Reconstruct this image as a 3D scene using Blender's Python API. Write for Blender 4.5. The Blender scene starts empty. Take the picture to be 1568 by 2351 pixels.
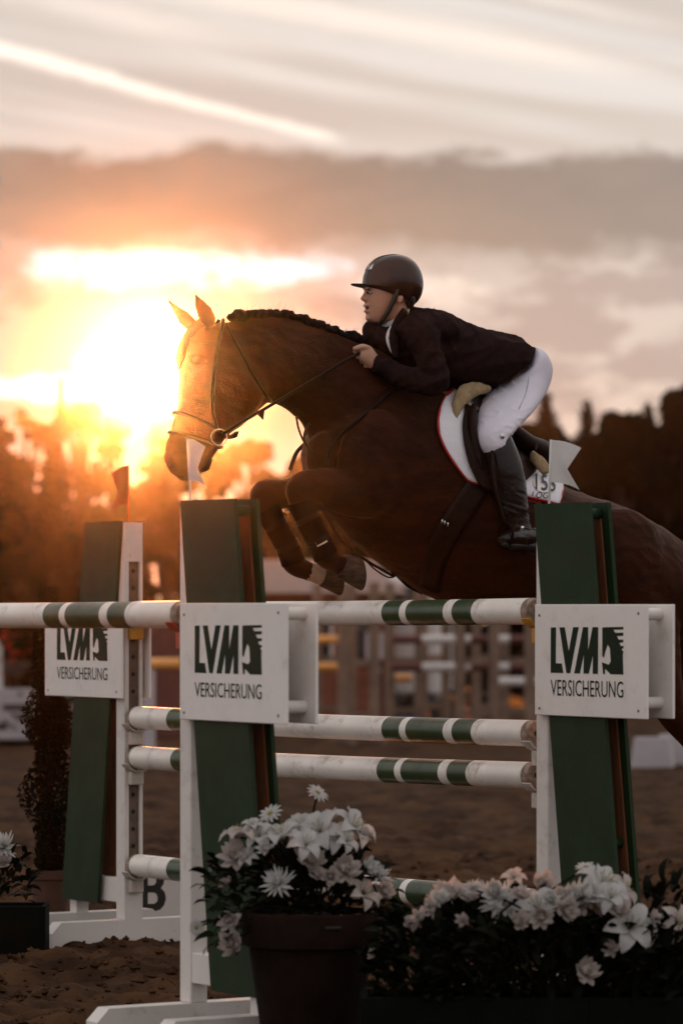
import bpy, bmesh, math, random
import numpy as np
from mathutils import Vector, Matrix, noise as mnoise
from mathutils.bvhtree import BVHTree
from mathutils.geometry import tessellate_polygon

R = math.radians
random.seed(7)
rng = np.random.default_rng(7)
scene = bpy.context.scene
C = scene.collection

# ------------------------------------------------------------------ camera
# 135 mm portrait lens, eye 1.47 m above the sand, looking level along +Y
FPX, CX, CY, EYE = 8750.0, 784.0, 1390.0, 1.47
cam_data = bpy.data.cameras.new('camera')
cam_data.sensor_fit = 'AUTO'; cam_data.sensor_width = 36.0
cam_data.lens = 36.0 * FPX / 2351.0
cam_data.shift_y = (CY - 1175.5) / 2351.0
cam_data.clip_start = 0.1; cam_data.clip_end = 3000
cam_data.dof.use_dof = True
cam_data.dof.focus_distance = 14.85
cam_data.dof.aperture_fstop = 2.8
cam = bpy.data.objects.new('camera', cam_data); C.objects.link(cam)
cam.location = (0, 0, EYE); cam.rotation_euler = (R(90), 0, 0)
scene.camera = cam

# ------------------------------------------------------------------ sun and sky
SUN_AZ, SUN_EL = (345 - CX) / FPX, (CY - 845) / FPX
sund = Vector((math.sin(SUN_AZ) * math.cos(SUN_EL), math.cos(SUN_AZ) * math.cos(SUN_EL), math.sin(SUN_EL)))
sl = bpy.data.lights.new('sun', 'SUN'); sl.energy = 5.0; sl.angle = R(1.0); sl.color = (1.0, 0.285, 0.06)
so = bpy.data.objects.new('sun', sl); C.objects.link(so)
so.rotation_euler = sund.to_track_quat('Z', 'Y').to_euler()

world = bpy.data.worlds.new('World'); scene.world = world; world.use_nodes = True
nt = world.node_tree; nt.nodes.clear()

class V:
    """tiny expression builder over shader math nodes"""
    def __init__(s, sock, tree): s.s, s.t = sock, tree
    def _op(s, op, *a):
        n = s.t.nodes.new('ShaderNodeMath'); n.operation = op
        for i, v in enumerate((s,) + a):
            if isinstance(v, V): s.t.links.new(v.s, n.inputs[i])
            else: n.inputs[i].default_value = v
        return V(n.outputs[0], s.t)
    def __add__(s, o): return s._op('ADD', o)
    __radd__ = __add__
    def __sub__(s, o): return s._op('SUBTRACT', o)
    def __mul__(s, o): return s._op('MULTIPLY', o)
    __rmul__ = __mul__
    def __neg__(s): return s._op('MULTIPLY', -1.0)
    def abs(s): return s._op('ABSOLUTE')
    def mx(s, o): return s._op('MAXIMUM', o)
    def mn(s, o): return s._op('MINIMUM', o)
    def pw(s, o): return s._op('POWER', o)
    def exp(s): return s._op('EXPONENT')
    def ss(s, a, b, lo=0.0, hi=1.0):
        n = s.t.nodes.new('ShaderNodeMapRange'); n.interpolation_type = 'SMOOTHSTEP'
        s.t.links.new(s.s, n.inputs[0])
        if a > b: a, b, lo, hi = b, a, hi, lo
        for i, v in enumerate((a, b, lo, hi)): n.inputs[i + 1].default_value = v
        return V(n.outputs[0], s.t)

def vec(tree, x, y, z):
    n = tree.nodes.new('ShaderNodeCombineXYZ')
    for i, v in enumerate((x, y, z)):
        if isinstance(v, V): tree.links.new(v.s, n.inputs[i])
        else: n.inputs[i].default_value = v
    return n.outputs[0]

def noise(tree, vecsock, scale, detail=4, rough=0.55, dist=0.0):
    n = tree.nodes.new('ShaderNodeTexNoise')
    n.inputs['Scale'].default_value = scale; n.inputs['Detail'].default_value = detail
    n.inputs['Roughness'].default_value = rough; n.inputs['Distortion'].default_value = dist
    if vecsock is not None: tree.links.new(vecsock, n.inputs['Vector'])
    return V(n.outputs[0], tree)

def mixc(tree, f, a, b, mode='MIX'):
    n = tree.nodes.new('ShaderNodeMix'); n.data_type = 'RGBA'; n.blend_type = mode
    n.clamp_result = False
    for idx, v in ((0, f), (6, a), (7, b)):
        if isinstance(v, V): tree.links.new(v.s, n.inputs[idx])
        elif hasattr(v, 'node'): tree.links.new(v, n.inputs[idx])
        elif idx == 0: n.inputs[0].default_value = v
        else: n.inputs[idx].default_value = (*v, 1)
    return n.outputs[2]

tc = nt.nodes.new('ShaderNodeTexCoord')
sep = nt.nodes.new('ShaderNodeSeparateXYZ'); nt.links.new(tc.outputs['Generated'], sep.inputs[0])
dx, dy, dz = (V(sep.outputs[i], nt) for i in range(3))
A = dx._op('ARCTAN2', dy) * 100.0            # azimuth, hundredths of a radian
E = dz._op('ARCSINE') * 100.0                # elevation, hundredths of a radian
dotn = nt.nodes.new('ShaderNodeVectorMath'); dotn.operation = 'DOT_PRODUCT'
nt.links.new(tc.outputs['Generated'], dotn.inputs[0]); dotn.inputs[1].default_value = sund
TH = V(dotn.outputs['Value'], nt).mn(1.0)._op('ARCCOSINE') * 100.0   # angle from the sun

sky = nt.nodes.new('ShaderNodeTexSky'); sky.sky_type = 'NISHITA'; sky.sun_disc = False
sky.sun_elevation = SUN_EL; sky.sun_rotation = SUN_AZ; sky.air_density = 1.2; sky.dust_density = 2.0
nish = mixc(nt, 1.0, sky.outputs[0], (0.05, 0.05, 0.05), 'MULTIPLY')

n_lo = noise(nt, vec(nt, A * 0.11, E * 0.30, 3.1), 1.0, 5, 0.58, 0.25)      # big cloud shapes
n_mid = noise(nt, vec(nt, A * 0.30, E * 0.75, 8.7), 1.0, 5, 0.55, 0.3)
n_fine = noise(nt, vec(nt, A * 0.95, E * 1.9, 5.3), 1.0, 5, 0.62, 0.4)
streak = noise(nt, vec(nt, (A + E * 0.4) * 0.055, (E + A * 0.17) * 0.85, 1.7), 1.0, 4, 0.5, 0.15)

# veil of thin high cloud: cream, fading to a cooler grey away from the sunset
near = (TH * (-1.0 / 55.0)).exp()
far_tone = (0.84, 0.78, 0.76)
veil = mixc(nt, near, far_tone, (0.84, 0.72, 0.65))
veil = mixc(nt, E.ss(1.0, 11.0) * near, veil, (0.62, 0.59, 0.565))
hot = (TH * (-1.0 / 4.5)).exp()                      # close to the sun the cloud itself is a cool silhouette; the dusty air adds the warmth
veil = mixc(nt, hot, veil, (0.12, 0.22, 0.32))
bright = mixc(nt, near, (0.95, 0.93, 0.95), (0.82, 0.81, 0.79))
stv = streak.ss(0.40, 0.66) * E.ss(10.5, 13.0)
col = mixc(nt, stv * 0.85, veil, bright)
# low warm air close to the horizon, around the sun's quarter of the sky
low = E.ss(7.5, 2.0) * (TH * (-1.0 / 30.0)).exp()
col = mixc(nt, low * hot.ss(0.6, 0.0) * 0.5, col, (0.85, 0.58, 0.42))
# broken lower bank, lilac and peach
lo_m = ((n_mid + (n_lo - 0.5) * 0.9 + (n_fine - 0.5) * 0.45).ss(0.44, 0.58)) * E.ss(3.5, 5.0) * E.ss(10.0, 8.6)
lo_c = mixc(nt, (TH * (-1.0 / 6.0)).exp(), (0.45, 0.37, 0.35), (0.10, 0.18, 0.24))
lo_c = mixc(nt, near, (0.46, 0.47, 0.54), lo_c)
col = mixc(nt, lo_m * 0.85, col, lo_c)
# main grey bank
edge_t = E - (n_lo - 0.5) * 2.4 - (n_mid - 0.5) * 1.5 - (n_fine - 0.5) * 1.0 + (A - (-5.5)).abs().ss(2.2, 0.6) * 0.25
edge_b = E + (n_mid - 0.5) * 2.0 + (n_fine - 0.5) * 0.9 + A * 0.02
bank = edge_t.ss(12.15, 11.65) * edge_b.ss(8.7, 9.75)
bank_c = mixc(nt, E.ss(9.0, 11.6), (0.29, 0.265, 0.25), (0.135, 0.145, 0.158))
bank_c = mixc(nt, (TH * (-1.0 / 7.0)).exp() * 0.85, bank_c, (0.06, 0.13, 0.165))
bank_c = mixc(nt, A.ss(-2.0, 8.0) * 0.55, bank_c, (0.185, 0.185, 0.195))
bank_c = mixc(nt, near, (0.46, 0.45, 0.48), bank_c)
bank_c = mixc(nt, (n_mid - 0.35).ss(0.0, 0.4) * 0.35, bank_c, (0.36, 0.30, 0.28))
col = mixc(nt, bank * 0.95, col, bank_c)
# bright slot under the bank and the burning hole round the sun
def lens(a0, e0, ra, re, rag=1.0):
    """ragged opening in the cloud: soft-edged flattened oval"""
    x = (A - a0) * (1.0 / ra); y = (E - e0) * (1.0 / re)
    d = x * x + y * y + (n_mid - 0.5) * (3.2 * rag) + (n_fine - 0.5) * (4.2 * rag) + (n_lo - 0.5) * (2.0 * rag)
    return d.ss(1.5, 0.25)
gap = lens(-4.6, 8.82, 3.5, 0.50)
col = mixc(nt, gap, col, (0.92, 1.06, 1.18))
col = mixc(nt, lens(1.9, 8.2, 1.6, 0.45) * 0.7, col, (0.98, 0.90, 0.82))
hole = lens(-4.6, 6.15, 1.9, 1.05, 0.9).mx(lens(-7.4, 5.65, 2.6, 0.36, 0.8) * 0.8)
col = mixc(nt, hole, col, (0.8, 1.15, 1.55))

def trail(x0, y0, x1, y1, w0, w1, soft, amt, fade=1.0):
    """old aircraft trail between two sky directions"""
    a0, e0 = (x0 - CX) / FPX * 100, (CY - y0) / FPX * 100
    a1, e1 = (x1 - CX) / FPX * 100, (CY - y1) / FPX * 100
    L = math.hypot(a1 - a0, e1 - e0); ux, uy = (a1 - a0) / L, (e1 - e0) / L
    t = (A - a0) * ux + (E - e0) * uy
    d = ((E - e0) * ux - (A - a0) * uy + (n_mid - 0.5) * 0.25 + (n_fine - 0.5) * 0.22).abs()
    w = t.ss(-L * 0.3, L, w0, w1)
    return (w - d).ss(-soft, soft) * t.ss(L + 0.15, L - 0.9 * fade) * t.ss(-9.0, -5.0) * amt
col = mixc(nt, trail(0, 128, 800, 332, 0.20, 0.10, 0.15, 0.95), col, (1.25, 1.18, 1.08))
col = mixc(nt, trail(420, -20, 1640, 205, 0.30, 0.30, 0.35, 0.62, 6), col, (1.22, 1.12, 1.02))
col = mixc(nt, trail(1150, -15, 1700, 110, 0.12, 0.18, 0.25, 0.5, 6), col, (1.15, 1.06, 0.98))
col = mixc(nt, trail(60, -5, 720, 150, 0.3, 0.3, 0.45, 0.5, 6), col, (1.18, 1.08, 1.0))
col = mixc(nt, 0.90, nish, col)
# below the horizon the dome is never seen; keep it as dark as the land
col = mixc(nt, E.ss(-1.0, -4.0), col, (0.05, 0.035, 0.025))
bg = nt.nodes.new('ShaderNodeBackground'); nt.links.new(col, bg.inputs[0]); bg.inputs[1].default_value = 1.0
wo = nt.nodes.new('ShaderNodeOutputWorld'); nt.links.new(bg.outputs[0], wo.inputs[0])

# ------------------------------------------------------------------ exposure and render
scene.view_settings.view_transform = 'Standard'; scene.view_settings.look = 'None'
scene.view_settings.exposure = 0.0; scene.view_settings.gamma = 1.0
scene.view_settings.use_curve_mapping = False
scene.render.engine = 'CYCLES'
scene.cycles.use_denoising = True
scene.cycles.max_bounces = 6; scene.cycles.diffuse_bounces = 3; scene.cycles.glossy_bounces = 3
scene.cycles.transmission_bounces = 4; scene.cycles.transparent_max_bounces = 6; scene.cycles.volume_bounces = 0
scene.cycles.sample_clamp_indirect = 8.0
scene.cycles.caustics_reflective = False; scene.cycles.caustics_refractive = False

# ------------------------------------------------------------------ helpers
def P(px, py, Y):
    """point at distance Y seen in the direction (px, py)"""
    return Vector(((px - CX) / FPX * Y, Y, EYE - (py - CY) / FPX * Y))

def mesh(name, verts, faces, smooth=False):
    me = bpy.data.meshes.new(name)
    me.from_pydata([tuple(v) for v in verts], [], [tuple(f) for f in faces]); me.update()
    if smooth:
        me.polygons.foreach_set('use_smooth', [True] * len(me.polygons))
    return me

def link(name, me, parent=None, mat=None):
    o = bpy.data.objects.new(name, me); C.objects.link(o)
    if parent is not None: o.parent = parent
    if mat is not None and me is not None:
        for m in (mat if isinstance(mat, (list, tuple)) else [mat]):
            me.materials.append(m)
    return o

def tag(o, label=None, cat=None, group=None, kind=None):
    if label: o['label'] = label
    if cat: o['category'] = cat
    if group: o['group'] = group
    if kind: o['kind'] = kind
    return o

def empty(name, loc=(0, 0, 0), rz=0.0):
    o = bpy.data.objects.new(name, None); C.objects.link(o)
    o.location = loc; o.rotation_euler = (0, 0, rz); o.empty_display_size = 0.1
    return o

def copy_tree(o, parent=None):
    c = o.copy(); C.objects.link(c); c.parent = parent
    for k in [x for x in o.children]: copy_tree(k, c)
    return c

class MB:
    """collects shapes into one mesh"""
    def __init__(s): s.v, s.f, s.m = [], [], []
    def add(s, verts, faces, mi=0):
        n = len(s.v); s.v += [tuple(v) for v in verts]
        s.f += [tuple(i + n for i in f) for f in faces]; s.m += [mi] * len(faces); return s
    def box(s, x0, x1, y0, y1, z0, z1, mi=0, M=None, bev=0.0):
        if bev > 0:
            bm = bmesh.new(); bmesh.ops.create_cube(bm, size=1.0)
            for v in bm.verts:
                v.co = Vector(((x0 + x1) / 2 + v.co.x * (x1 - x0), (y0 + y1) / 2 + v.co.y * (y1 - y0), (z0 + z1) / 2 + v.co.z * (z1 - z0)))
            bmesh.ops.bevel(bm, geom=bm.edges[:], offset=bev, segments=1, affect='EDGES', clamp_overlap=True)
            bm.verts.index_update()
            vs = [v.co.copy() for v in bm.verts]; fs = [[v.index for v in f.verts] for f in bm.faces]; bm.free()
        else:
            vs = [Vector((x, y, z)) for z in (z0, z1) for y in (y0, y1) for x in (x0, x1)]
            fs = [(0, 2, 3, 1), (4, 5, 7, 6), (0, 1, 5, 4), (2, 6, 7, 3), (0, 4, 6, 2), (1, 3, 7, 5)]
        if M is not None: vs = [M @ v for v in vs]
        return s.add(vs, fs, mi)
    def prism(s, poly, y0, y1, mi=0, M=None):
        """polygon in the x-z plane pushed from y0 to y1"""
        n = len(poly)
        tri = tessellate_polygon([[Vector((p[0], p[1], 0)) for p in poly]])
        vs = [Vector((p[0], y0, p[1])) for p in poly] + [Vector((p[0], y1, p[1])) for p in poly]
        fs = [tuple(t) for t in tri] + [tuple(i + n for i in reversed(t)) for t in tri]
        fs += [(i, (i + 1) % n, n + (i + 1) % n, n + i) for i in range(n)]
        if M is not None: vs = [M @ v for v in vs]
        return s.add(vs, fs, mi)
    def tube(s, pts, rad, seg=10, mi=0, caps=True):
        v, f = tube(pts, rad, seg, caps); return s.add(v, f, mi)
    def build(s, name, mat=None, parent=None, smooth=False, autos=None):
        me = mesh(name, s.v, s.f, smooth)
        o = link(name, me, parent, mat)
        if max(s.m, default=0) > 0: me.polygons.foreach_set('material_index', s.m)
        bm = bmesh.new(); bm.from_mesh(me); bmesh.ops.recalc_face_normals(bm, faces=bm.faces); bm.to_mesh(me); bm.free()
        if autos: me.set_sharp_from_angle(angle=R(autos))
        return o

def tube(pts, rad, seg=10, caps=True):
    pts = [Vector(p) for p in pts]; n = len(pts)
    rad = [rad] * n if isinstance(rad, (int, float)) else rad
    vs, fs, up = [], [], None
    for i, p in enumerate(pts):
        d = (pts[min(i + 1, n - 1)] - pts[max(i - 1, 0)]).normalized()
        if up is None: up = d.orthogonal().normalized()
        up = (up - d * up.dot(d)).normalized(); sd = d.cross(up)
        for k in range(seg):
            a = 2 * math.pi * k / seg
            vs.append(p + (up * math.cos(a) + sd * math.sin(a)) * rad[i])
    for i in range(n - 1):
        for k in range(seg):
            a, b = i * seg + k, i * seg + (k + 1) % seg
            fs.append((a, b, b + seg, a + seg))
    if caps: fs += [tuple(range(seg - 1, -1, -1)), tuple(range((n - 1) * seg, n * seg))]
    return vs, fs

def smooth_path(pts, k=6):
    """Catmull-Rom through the points"""
    pts = [Vector(p) for p in pts]; out = []
    q = [pts[0] * 2 - pts[1]] + pts + [pts[-1] * 2 - pts[-2]]
    for i in range(1, len(q) - 2):
        for j in range(k):
            t = j / k
            out.append(0.5 * ((2 * q[i]) + (q[i + 1] - q[i - 1]) * t + (2 * q[i - 1] - 5 * q[i] + 4 * q[i + 1] - q[i + 2]) * t * t + (3 * q[i] - q[i - 1] - 3 * q[i + 1] + q[i + 2]) * t ** 3))
    return out + [pts[-1]]

def rings_loft(rings, caps=True):
    """rings: lists of equally many points"""
    seg = len(rings[0]); vs = [p for r in rings for p in r]; fs = []
    for i in range(len(rings) - 1):
        for k in range(seg):
            a, b = i * seg + k, i * seg + (k + 1) % seg
            fs.append((a, b, b + seg, a + seg))
    if caps:
        fs += [tuple(range(seg - 1, -1, -1)), tuple(range((len(rings) - 1) * seg, len(rings) * seg))]
    return vs, fs

def fuse(name, parts, voxel, smooth_it=4, fac=0.5):
    """melt closed overlapping shapes into one continuous skin"""
    v, f = [], []
    for pv, pf in parts:
        n = len(v); v += [tuple(x) for x in pv]; f += [tuple(i + n for i in q) for q in pf]
    me = mesh(name + '_src', v, f)
    bm = bmesh.new(); bm.from_mesh(me); bmesh.ops.recalc_face_normals(bm, faces=bm.faces); bm.to_mesh(me); bm.free()
    o = bpy.data.objects.new(name + '_src', me); C.objects.link(o)
    m = o.modifiers.new('r', 'REMESH'); m.mode = 'VOXEL'; m.voxel_size = voxel; m.use_smooth_shade = True
    if smooth_it:
        m = o.modifiers.new('s', 'SMOOTH'); m.iterations = smooth_it; m.factor = fac
    dg = bpy.context.evaluated_depsgraph_get(); dg.update()
    res = bpy.data.meshes.new_from_object(o.evaluated_get(dg))
    bpy.data.objects.remove(o); bpy.data.meshes.remove(me); res.name = name
    res.polygons.foreach_set('use_smooth', [True] * len(res.polygons))
    return res

def text_mesh(name, body, size, extrude=0.0006):
    cu = bpy.data.curves.new(name, 'FONT'); cu.body = body; cu.size = size; cu.extrude = extrude; cu.resolution_u = 3
    cu.align_x = 'LEFT'
    o = bpy.data.objects.new(name, cu); C.objects.link(o)
    dg = bpy.context.evaluated_depsgraph_get(); dg.update()
    me = bpy.data.meshes.new_from_object(o.evaluated_get(dg))
    bpy.data.objects.remove(o); bpy.data.curves.remove(cu); me.materials.clear()
    return me

# ------------------------------------------------------------------ materials
MATS = {}
def mat(name, col, rough=0.6, var=0.15, scale=8.0, col2=None, bump=0.0, bscale=60.0, metal=0.0, spec=0.5,
        coat=0.0, sheen=0.0, trans=0.0, dirt=None, dirt_amt=0.35, dscale=3.0, stretch=None):
    m = bpy.data.materials.new(name); m.use_nodes = True; t = m.node_tree
    b = t.nodes['Principled BSDF']; b.inputs['Roughness'].default_value = rough
    b.inputs['Metallic'].default_value = metal; b.inputs['Specular IOR Level'].default_value = spec
    if coat: b.inputs['Coat Weight'].default_value = coat; b.inputs['Coat Roughness'].default_value = 0.08
    if sheen: b.inputs['Sheen Weight'].default_value = sheen; b.inputs['Sheen Roughness'].default_value = 0.45
    tcn = t.nodes.new('ShaderNodeTexCoord'); vs = tcn.outputs['Object']
    if stretch:
        mp = t.nodes.new('ShaderNodeMapping'); mp.inputs['Scale'].default_value = stretch
        t.links.new(vs, mp.inputs[0]); vs = mp.outputs[0]
    n1 = noise(t, vs, scale, 5, 0.6)
    c2 = col2 if col2 else tuple(c * (1 - var) for c in col)
    cc = mixc(t, n1.ss(0.35, 0.65), col, c2)
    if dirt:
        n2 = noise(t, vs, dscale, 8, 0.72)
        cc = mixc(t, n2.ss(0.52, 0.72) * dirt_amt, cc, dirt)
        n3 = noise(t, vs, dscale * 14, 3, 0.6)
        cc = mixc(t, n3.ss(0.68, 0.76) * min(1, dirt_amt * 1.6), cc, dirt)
    t.links.new(cc, b.inputs['Base Color'])
    rr = n1.ss(0.2, 0.8, max(0.02, rough - 0.08), min(1, rough + 0.08)); t.links.new(rr.s, b.inputs['Roughness'])
    if bump:
        n4 = noise(t, vs, bscale, 4, 0.6)
        bn = t.nodes.new('ShaderNodeBump'); bn.inputs['Strength'].default_value = bump; bn.inputs['Distance'].default_value = 0.01
        t.links.new(n4.s, bn.inputs['Height']); t.links.new(bn.outputs[0], b.inputs['Normal'])
    if trans:
        tr = t.nodes.new('ShaderNodeBsdfTranslucent'); t.links.new(cc, tr.inputs[0])
        mx = t.nodes.new('ShaderNodeMixShader'); mx.inputs[0].default_value = trans
        out = t.nodes['Material Output']
        t.links.new(b.outputs[0], mx.inputs[1]); t.links.new(tr.outputs[0], mx.inputs[2]); t.links.new(mx.outputs[0], out.inputs[0])
    MATS[name] = m
    return m

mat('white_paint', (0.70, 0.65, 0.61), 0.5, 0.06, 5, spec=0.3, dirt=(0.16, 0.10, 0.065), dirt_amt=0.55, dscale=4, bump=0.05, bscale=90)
mat('board_white', (0.78, 0.73, 0.69), 0.40, 0.04, 4, dirt=(0.28, 0.21, 0.15), dirt_amt=0.32, dscale=5, bump=0.04, bscale=70)
mat('pole_white', (0.80, 0.75, 0.69), 0.38, 0.10, 7, dirt=(0.22, 0.14, 0.085), dirt_amt=0.8, dscale=6, bump=0.15, bscale=40)
mat('pole_green', (0.028, 0.055, 0.020), 0.34, 0.25, 9, spec=0.4, dirt=(0.14, 0.12, 0.08), dirt_amt=0.30, dscale=6, bump=0.10, bscale=40)
mat('wing_green', (0.010, 0.027, 0.008), 0.60, 0.15, 6, spec=0.2, dirt=(0.035, 0.032, 0.022), dirt_amt=0.5, bump=0.12, bscale=80)
mat('logo_green', (0.008, 0.018, 0.007), 0.6, 0.05, spec=0.15)
mat('track_metal', (0.16, 0.11, 0.08), 0.55, 0.3, 20, metal=0.4)
mat('hole_black', (0.010, 0.008, 0.007), 0.9, 0.1)
mat('cup_white', (0.55, 0.48, 0.42), 0.5, 0.2, 20, dirt=(0.2, 0.13, 0.08), dirt_amt=0.4, dscale=20)
mat('cup_yellow', (0.52, 0.24, 0.02), 0.45, 0.2, 20)
mat('cup_red', (0.42, 0.05, 0.02), 0.45, 0.2, 20)
mat('screw', (0.12, 0.09, 0.07), 0.4, 0.2, metal=0.7)
mat('flag_white', (0.72, 0.70, 0.68), 0.6, 0.06, trans=0.25)
mat('flag_red', (0.16, 0.020, 0.006), 0.7, 0.1, trans=0.12, spec=0.1)
mat('black_paint', (0.012, 0.011, 0.010), 0.5, 0.1)
# ------------------------------------------------------------------ ground: one raked-up sand sheet out to beyond the trees
def ground_h(x, y):
    k = 1.0 if y < 30 else max(0.25, 1 - (y - 30) / 40)
    p = Vector((x, y, 0))
    h = 0.035 * mnoise.noise(p * 1.1) + 0.042 * mnoise.noise(p * 3.1 + Vector((3, 1, 0)))
    h += 0.055 * abs(mnoise.noise(Vector((x * 6.5, y * 5.0, 4)))) + 0.022 * mnoise.noise(Vector((x * 15, y * 12, 9))) + 0.016 * abs(mnoise.noise(Vector((x * 26, y * 30, 2))))
    return h * k - 0.015
xs = list(np.arange(-2.3, 2.3001, 0.030)); ys = list(np.arange(12.8, 22.0, 0.035))
w = 0.035
while ys[-1] < 320: w *= 1.045; ys.append(ys[-1] + w)
w = 0.035; lo = [12.8]
while lo[-1] > -40: w *= 1.25; lo.append(lo[-1] - w)
ys = lo[:0:-1] + ys
w = 0.030; hi = [2.3]
while hi[-1] < 190: w *= 1.12; hi.append(hi[-1] + w)
xs = [-h for h in hi[:0:-1]] + xs + hi[1:]
gv = [(x, y, ground_h(x, y) if (11 < y < 110 and abs(x) < 12) else -0.015) for y in ys for x in xs]
nx = len(xs)
gf = [(j * nx + i, j * nx + i + 1, (j + 1) * nx + i + 1, (j + 1) * nx + i) for j in range(len(ys) - 1) for i in range(nx - 1)]
mat('sand', (0.078, 0.038, 0.018), 0.95, 0.3, 2.4, col2=(0.026, 0.013, 0.007), bump=1.0, bscale=30, spec=0.05, dirt=(0.022, 0.012, 0.007), dirt_amt=0.7, dscale=2.2)
ground = link('ground', mesh('ground', gv, gf, True), None, MATS['sand']); tag(ground, kind='structure')

# loose clods kicked up by hooves
mb = MB()
for i in range(4200):
    y = 13.0 + 9.0 * rng.random() ** 1.6; x = (rng.random() - 0.5) * 0.21 * y
    s = 0.006 + 0.020 * rng.random() ** 2.5
    if rng.random() < 0.03: s *= 1.8
    c = Vector((x, y, ground_h(x, y) + s * 0.3)); a = rng.random() * 6.28
    ring = [Vector((math.cos(a + k * 1.2566) * s * (0.8 + 0.5 * rng.random()), math.sin(a + k * 1.2566) * s * (0.8 + 0.5 * rng.random()), (rng.random() - 0.5) * s * 0.5)) for k in range(5)]
    mb.add([c + r for r in ring] + [c + Vector((0, 0, s * 0.8)), c - Vector((0, 0, s))], [(k, (k + 1) % 5, 5) for k in range(5)] + [((k + 1) % 5, k, 6) for k in range(5)])
clods = mb.build('sand_clods', MATS['sand'], smooth=False); tag(clods, 'loose dark sand clods scattered over the arena ground', 'sand', kind='stuff')

# ------------------------------------------------------------------ the oxer: wings, poles, flags
PD = Vector((0.532, -0.847, 0)).normalized()         # along the poles, towards the camera
HD = Vector((-0.847, -0.532, 0)).normalized()        # the way the horse jumps
def frame(origin, out):
    """local x = outwards along the wing, local y = away from the camera side, z up"""
    ax = PD * out; ay = -HD
    return Matrix(((ax.x, ay.x, 0, origin.x), (ax.y, ay.y, 0, origin.y), (0, 0, 1, origin.z), (0, 0, 0, 1)))

LOGO_L = [(248, 352), (286, 350), (284, 620), (328, 620), (340, 692), (247, 692)]
LOGO_V = [(312, 350), (350, 349), (380, 530), (412, 348), (452, 347), (390, 692), (363, 692)]
LOGO_M = [(420, 692), (484, 347), (520, 347), (519, 528), (553, 346), (592, 346), (590, 692), (553, 692), (555, 548), (525, 692), (487, 692), (490, 545), (460, 692)]
LOGO_H = [(622, 350), (640, 346), (770, 343), (770, 361), (700, 365), (714, 387), (770, 385), (770, 408), (724, 411), (737, 436), (770, 436), (770, 455), (742, 460), (752, 483), (770, 482), (770, 497), (756, 508), (770, 522), (766, 545), (770, 692), (682, 692), (641, 652), (640, 692), (628, 692), (620, 606), (668, 622), (682, 598), (676, 500), (660, 474), (645, 520), (632, 570), (622, 560)]

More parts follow.
